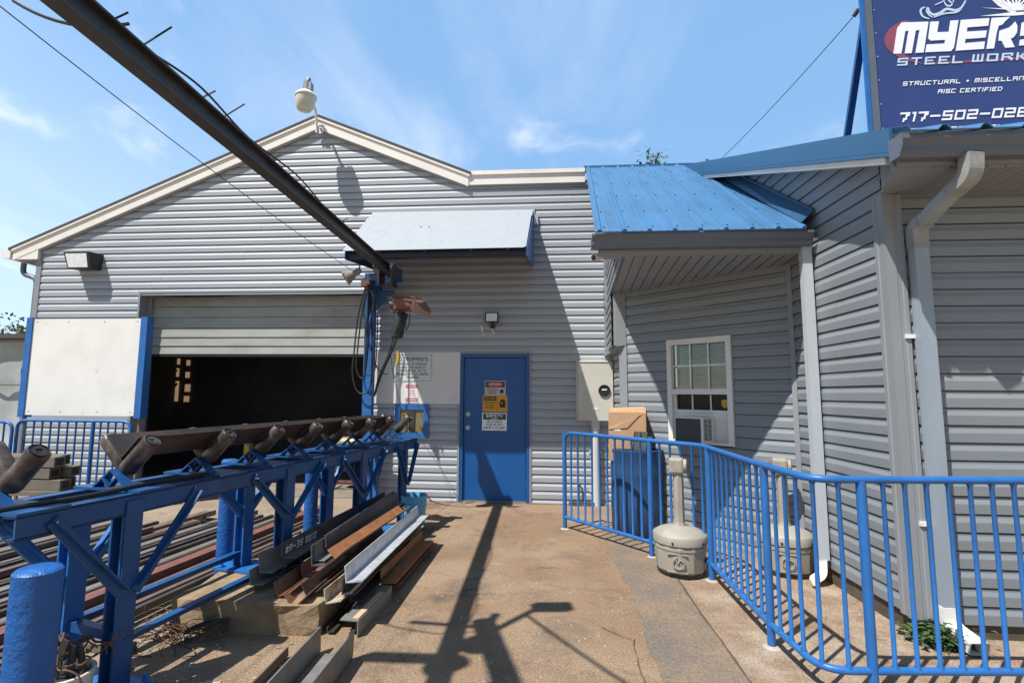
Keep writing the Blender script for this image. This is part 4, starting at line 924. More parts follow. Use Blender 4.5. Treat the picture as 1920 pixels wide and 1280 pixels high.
t = thing('barrier_railing', (-6.4, 6.42, 0), 'blue tube railing along the left end of workshop below white board', 'railing')
YR = 6.42; xr_ = oy(246, 792, YR).x; xl_ = oy(33, 792, YR).x
railing(t, [(xr_, YR), (xl_, YR)], [(oy(170, 850, YR).x, YR)], 1.145, .27, (True, True), endrad=.12)
t = thing('barrier_railing', (-9.0, 6.3, 0), 'blue tube railing running off the left picture edge', 'railing')
railing(t, [(oy(24, 792, 6.3).x, 6.3), (-11.5, 6.3)], [(-9.2, 6.3)], 1.13, .27, (True, True), endrad=.12)

# white board on blue uprights behind that railing
YB = 6.52
p, q = oy(63, 598, YB), oy(252, 781, YB)
t = thing('board_frame', ((p.x+q.x)/2, YB, 0), 'large blank white board between two blue uprights near garage', 'board')
z0, z1 = q.z, p.z
m = MB(); m.box((p.x, YB, z0+.01), (q.x, YB+.012, z1)); bd = m.build('board', board_w, t)
m = MB()
for u in (.04, .33, .66, .96):
    for zz in (z1-.04, z0+.06): m.lathe((p.x+(q.x-p.x)*u, YB, zz), [(.008, 0), (.008, .003)], 8, (0, -1, 0))
m.build('screw', lamp_grey, bd)
for xx, wx in ((p.x-.085, .09), (q.x-.005, .095)):
    m = MB(); m.box((xx, YB-.015, z0-.02), (xx+wx, YB, z1+.02)); m.box((xx+wx-.012, YB, z0-.02), (xx+wx, YB+.11, z1+.02)); m.box((xx, YB, z0-.02), (xx+.012, YB+.11, z1+.02)); m.build('upright', blue, t)
    m = MB(); m.box((xx+.03, YB+.03, 0), (xx+.06, YB+.06, z0)); m.build('leg', steel_l, t)

# ================================================================== SMOKING POSTS, DRUM, BOX
def receptacle(loc, label, s=1.0, yaw=0.0):
    t = thing('smoking_receptacle', loc, label, 'ash receptacle', 'smokers posts by the railing'); o = V(loc); n = 28
    def octo(r, z, k=10, ph=0.0): return [o+V((math.cos(2*math.pi*(j+.5)/k+ph)*r*s, math.sin(2*math.pi*(j+.5)/k+ph)*r*s, z*s)) for j in range(k)]
    m = MB(); m.lathe(o, [(.185*s, 0), (.195*s, .02*s), (.198*s, .03*s)], 30); m.build('foot_ring', ink, t)
    m = MB(); k = 12; rings = [(.190, .028), (.203, .05), (.212, .215), (.218, .22), (.218, .245), (.210, .25), (.210, .262), (.220, .268)]
    vs = []; 
    for r, z in rings: vs += octo(r, z, k, yaw)
    m.add(vs, [(i*k+j, i*k+(j+1) % k, (i+1)*k+(j+1) % k, (i+1)*k+j) for i in range(len(rings)-1) for j in range(k)]); b = m.build('drum', taupe, t, bevel=.004*s)
    d = V((-.35, -1, 0)).normalized(); sd = V((1, -.35, 0)).normalized(); c = o + d*(.208*s) + V((0, 0, .13*s))
    m = MB(); m.tube([c+sd*(math.cos(a)*.045*s)+V((0, 0, math.sin(a)*.045*s))+d*.004 for a in [math.pi*(.2+1.6*i/16)+1.2 for i in range(17)]], .0055*s, 6)
    m.tube([c+sd*x*s+V((0, 0, z*s))+d*.004 for x, z in ((-.025, .035), (-.005, -.005), (.015, .03), (.04, .015))], .006*s, 6)
    m.bar(c-sd*.09*s+V((0, 0, .068*s))-d*.004, c+sd*.07*s+V((0, 0, .068*s))-d*.004, .012, .006); m.bar(c-sd*.09*s+V((0, 0, -.075*s))-d*.008, c+sd*.07*s+V((0, 0, -.075*s))-d*.008, .012, .008); m.build('emblem', taupe, b)
    m = MB(); m.lathe(o+V((0, 0, .262*s)), [(.222*s, 0), (.225*s, .062*s), (.216*s, .074*s), (.17*s, .100*s), (.11*s, .120*s), (.06*s, .128*s), (.046*s, .132*s)], 34)
    lid = m.build('lid', taupe, t)
    m = MB()
    for a in (-2.1, -.9, .5): m.lathe(o+V((math.cos(a)*.222*s, math.sin(a)*.222*s, .285*s)), [(.010*s, 0), (.010*s, .006*s)], 8, (math.cos(a), math.sin(a), 0))
    m.build('bolt', ink, lid)
    m = MB(); vs = []; k = 8
    for r, z in ((.056, .385), (.046, .42), (.043, .80), (.040, .845)): vs += octo(r, z, k, 0)
    m.add(vs, [(i*k+j, i*k+(j+1) % k, (i+1)*k+(j+1) % k, (i+1)*k+j) for i in range(3) for j in range(k)]); m.build('neck', taupe, t)
    h = o+V((.0, 0, .895*s)); fx = V((1, -.35, 0)).normalized(); fy = V((.35, 1, 0)).normalized()
    m = MB(); m.obox(h-fx*.012*s, fx*.062*s, fy*.056*s, V((0, 0, .070*s))); hd = m.build('head', taupe, t, bevel=.022*s)
    m = MB(); m.lathe(h+fx*.048*s, [(.062*s, 0), (.062*s, .022*s), (.052*s, .03*s), (.040*s, .03*s), (.034*s, .012*s)], 20, fx); m.build('rim', taupe, hd)
    m = MB(); m.lathe(h+fx*.052*s, [(.036*s, 0), (.036*s, .012*s)], 16, fx); m.build('opening', ink, hd)
    return t
gr = gz(1278, 1074, 0); receptacle((gr.x, gr.y+.02, .004), 'taupe smokers post with domed base before the railing, the nearer one', 1.02)
g2 = gz(1457, 1044, 0); receptacle((2.205, 4.845, .002), 'taupe smokers post behind the railing by the white downspout', 1.02, .3)
# drum with rubbish
db = gz(1192, 985, 0); db = V((1.155, 6.05, 0))
t = thing('plastic_drum', tuple(db), 'tall dark blue plastic drum behind the railing by the corner', 'drum')
m = MB(); m.lathe(db, [(.26, 0), (.285, .03), (.29, .25), (.296, .30), (.29, .35), (.29, .62), (.296, .66), (.29, .70), (.288, .88), (.297, .90), (.297, .93), (.28, .935)], 36); m.lathe(db, [(.278, .935), (.27, .5)], 36); b = m.build('body', barrel_m, t)
m = MB(); m.lathe(db, [(.0001, .72), (.275, .74)], 24); m.build('contents', steel_d, t)
c0 = V((1.055, 6.02, .80)); t = thing('cardboard_box', tuple(c0), 'open brown cardboard box standing in the blue drum', 'box')
fx, fy = V((.97, -.22, 0)).normalized(), V((.22, .97, 0)).normalized(); up = V((.01, .03, 1)).normalized()
m = MB(); hw, hd_, hh = .205, .085, .27; base = c0+up*.27
m.obox(base-fy*hd_, fx*hw, fy*.004, up*hh); m.obox(base+fy*hd_, fx*hw, fy*.004, up*(hh+.0)); m.obox(base-fx*hw, fx*.004, fy*hd_, up*hh); m.obox(base+fx*hw, fx*.004, fy*hd_, up*hh)
m.build('carton', cardboard, t)
m = MB(); k = base-fy*(hd_+.006)
m.prism([k-fx*hw+up*.08, k-fx*.13*1+up*.12, k-fx*.02+up*.11, k+fx*.12+up*.24, k+fx*hw*.98+up*.28, k+fx*hw+up*.10], fy*-.004) if False else None
m.prism([base+fy*hd_-fx*hw+up*hh, base+fy*hd_+fx*hw+up*hh, base+fy*(hd_+.05)+fx*hw+up*(hh+.07), base+fy*(hd_+.05)-fx*hw+up*(hh+.05)], fy*.004)
m.prism([base-fy*hd_-fx*hw+up*(hh-.17), base-fy*(hd_+.012)-fx*hw+up*(hh-.185), base-fy*(hd_+.014)+fx*0+up*(hh-.165), base-fy*(hd_+.014)+fx*hw*.62+up*(hh-.03), base-fy*hd_+fx*hw+up*(hh)], up*-.004); m.build('flap', cardboard, t)
m = MB(); k = base-fy*(hd_+.0045); m.obox(k-fx*.11+up*.09, fx*.035, fy*.0015, up*.025); m.build('label_patch', letter_w, t)
for k, (dx, dy, tl, lab) in enumerate(((.30, -.12, .10, 'grey plastic siding offcut leaning out of drum, nearest the box'), (.37, -.06, .18, 'grey plastic siding offcut standing middle of the drum'), (.44, .0, .02, 'grey plastic siding offcut at right rim of the drum'))):
    p = V((.98+dx*.5, 5.86+dy*.3, .84)); u = V((tl*1.2, .05, 1)).normalized(); w = V((1, -.3, 0)).normalized(); m = MB(); n_ = u.cross(w).normalized()
    vs = []; L_ = .30-.05*k
    for s_, o_ in ((-.07, .0), (-.06, .012), (-.03, .012), (-.028, -.006), (.0, -.006), (.002, .012), (.05, .012), (.06, -.004), (.075, -.004)):
        vs += [p+w*s_+n_*o_, p+w*s_+n_*o_+u*L_]
    m.add(vs, [(2*i, 2*i+1, 2*i+3, 2*i+2) for i in range(8)]); o = m.build('siding_offcut', mat('dirty_offcut', (.085, .088, .078), .6, var=.2), origin=tuple(p)); md = o.modifiers.new('t', 'SOLIDIFY'); md.thickness = .003; tag(o, lab, 'siding scrap')

# ================================================================== ROLLER CONVEYOR
ZC = 1.0
Q0, Q1 = gz(31, 969, ZC), gz(783, 822, ZC); ct = (Q1-Q0); CL = ct.length; ct.normalize(); cs = V((-ct.y, ct.x, 0))  # cs points left
C_ = lambda u, s, z: Q0 + ct*u + cs*s + V((0, 0, z-ZC))
def uface(x, y): return (plane(x, y, Q0, cs)-Q0).dot(ct)
t = thing('roller_conveyor', tuple(C_(CL/2, .22, 0)), 'long blue steel roller conveyor with V-shaped pairs of rusty rollers', 'conveyor')
for s0 in (0, .36):
    m = MB(); h = .105
    for (sa, sb, za, zb_) in ((0, .012, -h, 0), (0, .085, -.012, 0), (0, .085, -h, -h+.012)) if s0 == 0 else ((.073, .085, -h, 0), (0, .085, -.012, 0), (0, .085, -h, -h+.012)):
        p, q = C_(0, s0+sa, ZC+za), C_(CL, s0+sb, ZC+zb_)
        m.hexa([C_(0, s0+sa, ZC+za), C_(CL, s0+sa, ZC+za), C_(CL, s0+sb, ZC+za), C_(0, s0+sb, ZC+za), C_(0, s0+sa, ZC+zb_), C_(CL, s0+sa, ZC+zb_), C_(CL, s0+sb, ZC+zb_), C_(0, s0+sb, ZC+zb_)])
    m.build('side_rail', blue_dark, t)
def cbox(mb, u0, u1, s0, s1, z0, z1):
    mb.hexa([C_(u0, s0, z0), C_(u1, s0, z0), C_(u1, s1, z0), C_(u0, s1, z0), C_(u0, s0, z1), C_(u1, s0, z1), C_(u1, s1, z1), C_(u0, s1, z1)])
legs = [uface(247, 1010), uface(543, 930), uface(683, 880), uface(762, 850)]
bz = [0.0, .20, .12, 0.0]
for i, ul in enumerate(legs):
    for s0 in (0.0, .36):
        m = MB(); w = .052 if i < 3 else .03
        cbox(m, ul-w, ul+w, s0+.0, s0+.012, bz[i]+.016, ZC-.1); cbox(m, ul-w, ul+w, s0+.075, s0+.087, bz[i]+.016, ZC-.1); cbox(m, ul-.006, ul+.006, s0+.012, s0+.075, bz[i]+.016, ZC-.1)
        if s0 == 0: cbox(m, ul-w+.005, ul+w-.005, s0-.010, s0, .50, ZC-.03)
        m.build('leg', blue_dark if s0 == 0 else blue, t)  # near legs take the darker shadow-side blue, far legs the lit one
        for sg in (-1, 1):
            if i == 0 and sg < 0 and s0 == 0: pass
            L_ = .40 if i < 3 else .26
            ub = ul+sg*L_
            if ub < .02 or ub > CL: ub = max(.03, min(CL-.02, ub))
            m = MB(); ss = s0-.012 if s0 == 0 else s0+.04
            m.bar(C_(ul+sg*.03, ss, bz[i]*.5+.50), C_(ub, ss, ZC-.045), .012 if s0 == 0 else .03, .062, up=tuple(V((0, 0, 1))))
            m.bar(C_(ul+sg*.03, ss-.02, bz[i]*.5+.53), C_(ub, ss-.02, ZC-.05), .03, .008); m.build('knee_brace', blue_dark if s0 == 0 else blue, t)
    m = MB(); cbox(m, ul-.13, ul+.13, -.09, .56, bz[i]+.0, bz[i]+.015); bp = m.build('base_plate', blue, t)
    m = MB()
    for du in (-.095, .095):
        for s in (-.05, .51): m.lathe(C_(ul+du, s, bz[i]+.015), [(.026, 0), (.026, .012), (.014, .014), (.014, .045), (.010, .05)], 6)
    m.build('anchor_bolt', blue, bp)
for s0, zz in ((.02, .27), (.42, .30)):
    m = MB(); m.bar(C_(legs[0], s0, zz), C_(legs[1], s0, zz+.02), .05, .006); m.bar(C_(legs[0], s0+.022, zz-.024), C_(legs[1], s0+.022, zz-.004), .006, .045); m.build('lower_tie', blue_dark, t)
m = MB(); m.bar(C_(legs[0], .0, .28), C_(legs[0], .42, .30), .05, .05); m.build('cross_tie', blue_dark, t)
# V stands
us = [.10] + [uface(*p) for p in ((292, 918), (437, 890), (530, 870), (602, 856), (660, 844), (703, 836), (740, 828), (772, 822))]
for k, u in enumerate(us):
    m = MB(); cbox(m, u-.11, u+.11, -.015, .46, ZC+.001, ZC+.014); st = m.build('stand_plate', blue_dark, t)
    m = MB(); sc = .215
    tri = [C_(u-.075, sc-.125, ZC+.014), C_(u-.075, sc-.02, ZC+.014+.005), C_(u-.075, sc-.0, ZC+.028), C_(u-.075, sc+.02, ZC+.019), C_(u-.075, sc+.125, ZC+.014), C_(u-.075, sc, ZC+.125)]
    m.bar(C_(u-.07, sc-.12, ZC+.016), C_(u-.07, sc, ZC+.112), .06, .010, up=tuple(cs)); m.bar(C_(u-.07, sc+.12, ZC+.016), C_(u-.07, sc, ZC+.112), .06, .010, up=tuple(cs))
    m.bar(C_(u-.09, sc, ZC+.022), C_(u-.09, sc+.05, ZC+.072), .035, .008, up=tuple(cs)); m.bar(C_(u-.09, sc, ZC+.022), C_(u-.09, sc-.05, ZC+.072), .035, .008, up=tuple(cs))
    m.build('bracket', blue_dark, st)
    for sg in (-1, 1):
        ax = (cs*sg + V((0, 0, 1))).normalized(); c0 = C_(u+.02*sg, sc+sg*.025, ZC+.105); rr = .048
        m = MB(); m.lathe(c0, [(.02, 0), (.045, .002), (rr, .012), (rr, .195), (.049, .202), (.049, .21), (rr, .212), (rr, .228), (.043, .235), (.041, .228), (.032, .228), (.030, .236), (.016, .236), (.014, .230), (.0001, .230)], 26, ax)
        m.build('roller', roller_m, t)
# long rusty angle lying in the rollers
def angle_profile(o, side, up, a, b, leg1, leg2, th):
    """L section corner points: vertex o, legs along directions a1/a2 given in degrees in the (side, up) plane"""
    d1 = side*math.cos(R(a))+up*math.sin(R(a)); d2 = side*math.cos(R(b))+up*math.sin(R(b))
    return [o, o+d1*leg1, o+d1*leg1+d2*th, o+d1*th+d2*th, o+d2*leg2+d1*th, o+d2*leg2]
def angle_bar(name, near, far, a, b, l1, l2, m_, label, cat='angle steel', group=None, th=.009, inner=None):
    near, far = V(near), V(far); d = (far-near).normalized(); side = d.cross(V((0, 0, 1))).normalized(); up = side.cross(d).normalized()
    m = MB(); m.prism(angle_profile(near, side, up, a, b, l1, l2, th), far-near)
    o = m.build(name, m_, origin=tuple(near), bevel=.0012); tag(o, label, cat, group); return o
uA = (gz(225, 868, ZC+.165)-Q0).dot(ct)
angle_bar('steel_angle', C_(uA+.13, .215, ZC+.165), C_(us[7]+.1, .215, ZC+.165), 45, 135, .170, .175, brown_s, 'very long brown steel angle lying in the conveyor rollers', th=.012)
m = MB(); m.tube(spline([C_(-.3, .09, ZC+.02), C_(0.0, .10, ZC+.022), C_(.35, .07, ZC+.022), C_(.7, .09, ZC+.024), C_(1.1, .09, ZC+.022)], 6), .012, 8); tag(m.build('power_cable', dark, origin=tuple(C_(.2, .08, ZC))), 'black cable lying along the near conveyor rail', 'cable')
# concrete blocks under the legs
def rough_block(mb, lo, hi, jit, rot=0.0):
    (a, b, c), (d, e, f) = lo, hi; nx, ny, nz = 8, 6, 3; cx, cy = (a+d)/2, (b+e)/2
    import itertools
    idx = {}; vs = []; fs = []
    def vid(i, j, k):
        if (i, j, k) not in idx:
            x, y, z = a+(d-a)*i/nx, b+(e-b)*j/ny, c+(f-c)*k/nz; edge = (i in (0, nx)) + (j in (0, ny)) + (k == nz)
            q = jit*(1.0 if edge >= 2 else .25); x += random.uniform(-q, q); y += random.uniform(-q, q)
            if k > 0: z += random.uniform(-q, q*.2)
            x, y = x-cx, y-cy; x, y = x*math.cos(rot)-y*math.sin(rot)+cx, x*math.sin(rot)+y*math.cos(rot)+cy
            idx[(i, j, k)] = len(vs); vs.append((x, y, z))
        return idx[(i, j, k)]
    for i in range(nx):
        for k in range(nz): fs += [(vid(i, 0, k), vid(i+1, 0, k), vid(i+1, 0, k+1), vid(i, 0, k+1)), (vid(i+1, ny, k), vid(i, ny, k), vid(i, ny, k+1), vid(i+1, ny, k+1))]
    for j in range(ny):
        for k in range(nz): fs += [(vid(0, j+1, k), vid(0, j, k), vid(0, j, k+1), vid(0, j+1, k+1)), (vid(nx, j, k), vid(nx, j+1, k), vid(nx, j+1, k+1), vid(nx, j, k+1))]
    for i in range(nx):
        for j in range(ny): fs.append((vid(i, j, nz), vid(i+1, j, nz), vid(i+1, j+1, nz), vid(i, j+1, nz)))
    mb.add(vs, fs)
m = MB(); rough_block(m, (-2.38, 3.30, -.01), (-1.38, 4.15, .198), .018, .0); tag(m.build('concrete_block', concrete, origin=(-1.9, 3.6, 0)), 'large tan concrete footing under the conveyor, in front of pile', 'concrete block')
l3 = C_(legs[2], .2, 0); m = MB(); rough_block(m, (l3.x-.55, l3.y-.30, -.01), (l3.x+.3, l3.y+.35, .118), .03, .0); tag(m.build('concrete_block', pale_conc, origin=tuple(l3)), 'small pale broken concrete footing under the far conveyor leg', 'concrete block')
# pipe bollards
def bollard(p, r, h, label, m_=None):
    m = MB(); m.lathe(p, [(r, -.02), (r, h-.012), (r-.012, h), (.0001, h+.004)], 30); tag(m.build('pipe_bollard', m_ or blue_rough, origin=p), label, 'bollard')
bollard((-1.925, 1.905, 0), .079, .86, 'thick blue painted pipe bollard standing in the near left corner')
b2 = gz(436, 1095, .0); b2 = C_(legs[1]+.05, .62, 0); bollard((b2.x, b2.y, 0), .062, 1.0, 'blue pipe bollard behind the second conveyor leg pair')
b3 = oy(585, 900, C_(legs[2]-.25, .75, 0).y); bollard((b3.x, b3.y, 0), .062, 1.0, 'blue pipe bollard behind conveyor between second and third legs')
bollard((oy(692, 900, 7.1).x+.02, 7.16, 0), .05, .95, 'slim blue bollard beside the hoist post at the wall')
m = MB(); yb = oy(463, 850, YF+1.0); m.lathe((yb.x, yb.y, .016), [(.055, 0), (.055, .95), (.04, .97), (.0001, .98)], 20); tag(m.build('pipe_bollard', yellow, origin=(yb.x, yb.y, 0)), 'yellow bollard standing inside the dark garage', 'bollard')

# ================================================================== MONORAIL, POST, HOIST
BX0, BX1, BZ, BH = -1.935, -1.846, 3.06, .118
t = thing('monorail_beam', (-1.87, 3, 3.06), 'long dark steel monorail beam overhead running out from the wall', 'beam')
m = MB(); bm = (BX0+BX1)/2; y0, y1 = -2.0, 6.45
m.box((BX0, y0, BZ), (BX1, y1, BZ+.012)); m.box((bm-.005, y0, BZ+.012), (bm+.005, y1, BZ+BH-.012)); m.box((BX0-.0, y0, BZ+BH-.012), (BX1, y1, BZ+BH)); m.build('girder', steel_d, t)
m = MB()
for yy, l, s in ((1.95, .03, 1), (2.12, .16, 1), (2.55, .05, 1), (2.75, .14, 1), (3.3, .04, 1), (4.6, .04, 1)): m.bar((BX1-.03, yy, BZ+BH), (BX1+.03+l*.55, yy, BZ+BH+.02+l*.45), .006, .006)
m.tube(spline([(BX1-.02, 2.2, BZ+BH+.01), (BX1+.01, 2.5, BZ+BH+.03), (BX1-.01, 3.0, BZ+BH+.005), (BX1+.012, 3.6, BZ+BH+.03), (BX1-.01, 4.1, BZ+BH+.005)], 6), .006, 6); m.build('tie_wire', dark, t)
m = MB(); m.tube(sag((BX0+.05, 2.05, BZ+.18), oy(25, 2, 2.1), .06, 10), .008, 6); m.build('cable', dark, t)
# unseen frame above the beam, shaped to cast the shadow on the paving
t = thing('beam_shadow_frame', (-1.87, 1.5, BZ+BH), 'unseen steel frame on top of the beam, shaped to cast the paving shadow', 'shadow caster')
zt = 3.95; sh = lambda g: V((g.x-.4375*zt, g.y-.417*zt, zt))
m = MB(); m.box((-1.93, 1.15, BZ+BH), (-1.81, 1.30, zt)); hub = V((-1.9, 1.55, zt)); lt = sh(gz(790, 1165)); rt_ = sh(gz(1000, 1143)); lo = sh(gz(690, 1228)); 
m.bar((-1.87, 1.2, zt), sh(gz(905, 1160)), .11, .11); m.bar(sh(gz(880, 1205)), rt_, .05, .05); m.bar(sh(gz(850, 1235)), sh(gz(690, 1230)), .09, .09); m.bar(sh(gz(905, 1175)), sh(gz(770, 1165)), .03, .04); m.bar(sh(gz(900, 1195)), sh(gz(930, 1150)), .05, .05); m.build('frame', steel, t)
m = MB(); q = sh(gz(1035, 1137)); m.obox(q, (.13, .015, 0), (-.01, .07, 0), (0, 0, .06)); m.build('shadow_block', black_plastic, t, bevel=.01)
m = MB(); q = sh(gz(900, 1205)); m.lathe(q-V((0, 0, .1)), [(.08, 0), (.11, .03), (.11, .16), (.08, .2)], 20); q = sh(gz(840, 1245)); m.lathe(q-V((0, 0, .12)), [(.09, 0), (.09, .2)], 16); m.build('shadow_drum', steel, t)
m = MB(); m.tube(sag(sh(gz(985, 1150)), sh(gz(1400, 1420)), .05, 10), .014, 6); m.build('cable', dark, t)
# wall-side post
PX, PY = -2.40, 7.24
pw = oy(694, 700, PY).x; PX = pw
t = thing('hoist_post', (PX, PY, 0), 'blue square hoist post with bracket arm right of the garage', 'post')
m = MB(); m.box((PX-.085, PY-.06, 0), (PX+.05, PY-.045, 3.05)); m.box((PX-.085, PY+.045, 0), (PX+.05, PY+.06, 3.05)); m.box((PX-.024, PY-.045, 0), (PX-.010, PY+.045, 3.05)); m.box((PX+.035, PY-.045, 0), (PX+.05, PY+.06, 3.05)); m.build('column', blue, t)
m = MB(); m.box((PX-.10, PY-.08, 3.05), (PX+.12, PY+.08, 3.30)); m.prism([(PX+.05, PY-.05, 3.05), (PX+.05, PY-.05, 2.72), (PX+.36, PY-.05, 3.05)], (0, .015, 0)); m.bar((PX+.0, PY-.02, 3.17), (bm, 6.75, 3.17), .12, .18); m.bar((bm, 6.75, 3.17), (bm, 6.30, 3.17), .10, .10); m.build('bracket_arm', blue_dark, t)
m = MB(); c = oy(690, 531, PY-.12); m.box((c.x-.09, c.y-.05, c.z-.05), (c.x+.08, c.y+.03, c.z+.04)); m.lathe((c.x+.03, c.y-.05, c.z), [(.035, 0), (.035, .05)], 12, (0, -1, 0)); m.build('junction_box', rust_red, t)
# coiled cables over the post
t = thing('cable_coils', (PX, PY-.15, 2.6), 'black power cables hung in loops on the blue hoist post', 'cable')
def pl(pts, Y): return [oy(x, y, Y+d) for x, y, d in [(p+(0,))[:3] for p in pts]]
for k, (pts, r) in enumerate((([(686, 535), (672, 590), (664, 660), (661, 700), (668, 730), (682, 738), (694, 726), (697, 680), (697, 600), (692, 540)], .012),
     ([(688, 535), (678, 590), (670, 660), (668, 690), (676, 708), (684, 700), (690, 650), (690, 560), (689, 538)], .011),
     ([(690, 535), (684, 570), (682, 590), (687, 598), (692, 580), (692, 540)], .011), ([(691, 538), (701, 560), (697, 590), (690, 630), (700, 670), (708, 690), (720, 700), (727, 700)], .011),
     ([(692, 535), (707, 548), (708, 600), (706, 660), (702, 695), (690, 703), (684, 690), (688, 620), (690, 545)], .010), ([(695, 730), (700, 733)], .01))):
    m = MB(); m.tube(spline(pl(pts, PY-.14-.012*k), 7), r, 8); m.build('loop', dark, t)
# hoist
hc = oy(757, 571, 6.25); t = thing('electric_hoist', tuple(hc), 'rusty orange electric chain hoist hanging under the beam end', 'hoist')
hp = lambda x, y, d=0.0: oy(x, y, 6.25+d)
m = MB(); m.box((bm-.09, 6.12, BZ-.16), (bm-.075, 6.38, BZ+.08)); m.box((bm+.075, 6.12, BZ-.16), (bm+.09, 6.38, BZ+.08))
for yy in (6.18, 6.32):
    for sg in (-1, 1): m.lathe((bm+sg*.074, yy, BZ+.05), [(.05, 0), (.05, .03)], 16, (-sg, 0, 0))
m.box((bm-.09, 6.22, BZ-.16), (bm+.09, 6.28, BZ-.12)); m.build('trolley', steel_d, t)
a, b = hp(742, 558), hp(780, 585)
m = MB(); m.box((a.x+.02, 6.13, b.z+.02), (b.x-.01, 6.37, a.z-.01)); m.box((a.x+.05, 6.115, b.z+.05), (b.x-.04, 6.13, a.z-.04)); m.box((a.x+.0, 6.16, b.z+.03), (a.x+.02, 6.32, a.z-.04)); m.build('motor_housing', orange_m, t, bevel=.012)
m = MB(); a, b = hp(757, 553, -.12), hp(806, 596, -.12)
m.prism([hp(778, 555, -.16), hp(798, 566, -.16), hp(808, 583, -.1), hp(806, 596, -.1), hp(775, 586, -.16), hp(768, 575, -.16)], (0, .012, 0)); m.prism([hp(722, 556, -.1), hp(757, 554, -.16), hp(800, 562, -.16), hp(790, 568, -.16), hp(745, 560, -.14)], (0, .012, .0)); m.build('guard_plate', mat('guard_rust', (.13, .085, .062), .75, .1, var=.25), t)
m = MB(); a = hp(748, 590); m.lathe(a+V((-.02, .0, -.30)), [(.055, 0), (.075, .02), (.082, .3), (.07, .33)], 18, V((.12, 0, 1))); m.build('chain_bag', black_plastic, t)
m = MB(); m.tube(spline([hp(735, 575), hp(730, 580), hp(738, 586), hp(742, 578)], 6), .01, 8); m.lathe(hp(740, 570, -.05), [(.045, 0), (.04, .06)], 12, (-1, 0, 0)); m.build('hook', steel, t)
m = MB(); 
for off in (0, 4, 9): m.tube(spline([hp(765-off*.4, 588, -.1), hp(757-off, 605, -.1), hp(735-off*.6, 660), hp(715-off*.5, 705, .2), hp(703-off*.2, 742, .6)], 6), .0075, 6)
m.tube(spline([hp(768, 588, -.1), hp(767, 605, -.1), hp(762, 618, -.1), hp(760, 606, -.1), hp(764, 592, -.1)], 6), .007, 6); m.tube(spline([hp(737, 625), hp(734, 650), hp(733, 668), hp(737, 700, .6), hp(746, 740, .9), hp(752, 757, 1.0)], 6), .004, 6); m.build('pendant_cable', dark, t)
m = MB(); m.tube([hp(746, 658, .3), hp(747, 672, .3), hp(744, 684, .3)], .02, 8); m.build('pendant_control', yellow, t)

# ================================================================== STEEL PILE
GP = 'steel sections piled beside the walk'
def pxbar(near, far, z, a, b, l1, l2, m_, label, name='steel_angle', zf=None, ext=0.0, th=.009):
    n_, f_ = gz(*near, z), gz(*far, z if zf is None else zf); d = (f_-n_).normalized()
    return angle_bar(name, n_-d*ext, f_, a, b, l1, l2, m_, label, 'angle steel', GP, th)
pxbar((485, 1074), (690, 962), .30, 95, 3, .120, .10, steel_l, 'grey angle steel at the back of the pile, sticking out nearest the conveyor')
pxbar((468, 1097), (600, 1020), .24, 97, 3, .100, .10, steel_l, 'short grey angle end below the rear grey angle, touching conveyor leg')
o = pxbar((527, 1046), (721, 940), .375, 95, 2, .105, .11, steel, 'dark angle steel with white chalk marks, highest at the back of pile')
m = MB(); nE, fE = gz(527, 1046, .375), gz(721, 940, .375); dE = (fE-nE).normalized(); sE = dE.cross(UZ).normalized(); aE = nE + dE*.03 + UZ*.02 + sE*.0015
text_quads(m, '#A-36 8W10', aE + sE*.0095, dE, UZ, .05, .036, sE, .15, .35, .001); k = m.build('chalk_mark', letter_w, o, origin=None)
pxbar((583, 1061), (746, 945), .335, 93, 2, .140, .10, steel, 'dark angle steel open toward the walk, middle of pile, outer of two nested')
pxbar((588, 1052), (744, 942), .355, 93, 2, .115, .085, steel_l, 'pale-faced angle nested inside the dark middle angle')
pxbar((631, 1046), (757, 960), .40, 42, 138, .085, .085, rust_o, 'orange rusty angle lying as an open V on top of the pile', ext=.02)
pxbar((613, 1026), (742, 934), .415, 100, 170, .085, .06, steel, 'dark grey angle leaning above the orange rusty angle')
pxbar((565, 1082), (690, 995), .235, 97, 8, .09, .09, rust_red, 'dark red angle in the shaded middle of the pile')
pxbar((552, 1141), (690, 1022), .155, 45, 135, .12, .12, rust, 'brown rusty angle lying as V low on the pile front')
pxbar((575, 1120), (720, 1000), .19, 30, 120, .11, .09, brown_s, 'brown angle leaning right beside the low rusty V angle')
pxbar((520, 1120), (640, 1030), .20, 20, 110, .10, .10, rust, 'rusty angle end resting on the tan concrete footing')
pxbar((608.5, 1133), (775, 990), .165, 97, 12, .095, .115, mat('pale_rusty_steel', (.46, .40, .31), .7, .1, var=.15, col2=(.27, .13, .06), f2=.42, scale2=9), 'pale angle with rust streaks directly under the galvanized angle')
pxbar((647.8, 1093), (783.5, 968), .30, 97, 6, .108, .115, galv, 'bright galvanized angle steel on top of the pile nearest the walk')
pxbar((640, 1115), (775, 985), .21, 90, 5, .10, .10, steel_d, 'black angle hidden beneath the galvanized angle')
pxbar((655, 1128), (770, 1012), .12, 92, 4, .10, .10, steel_d, 'black scaled angle between galvanized angle and rusty channel')
pxbar((712, 1093.6), (790, 1014), .10, 90, 2, .105, .125, rust_o, 'rusty angle with orange flat leg at the right edge of pile')
pxbar((716, 1100), (792, 1018), .055, 90, 2, .05, .13, rust, 'dark rusty angle beneath the orange flat-legged angle')
o = pxbar((672, 1163), (735, 1097), .105, 180, 270, .125, .103, steel_l, 'grey angle lying upside down on the walk at the pile end')
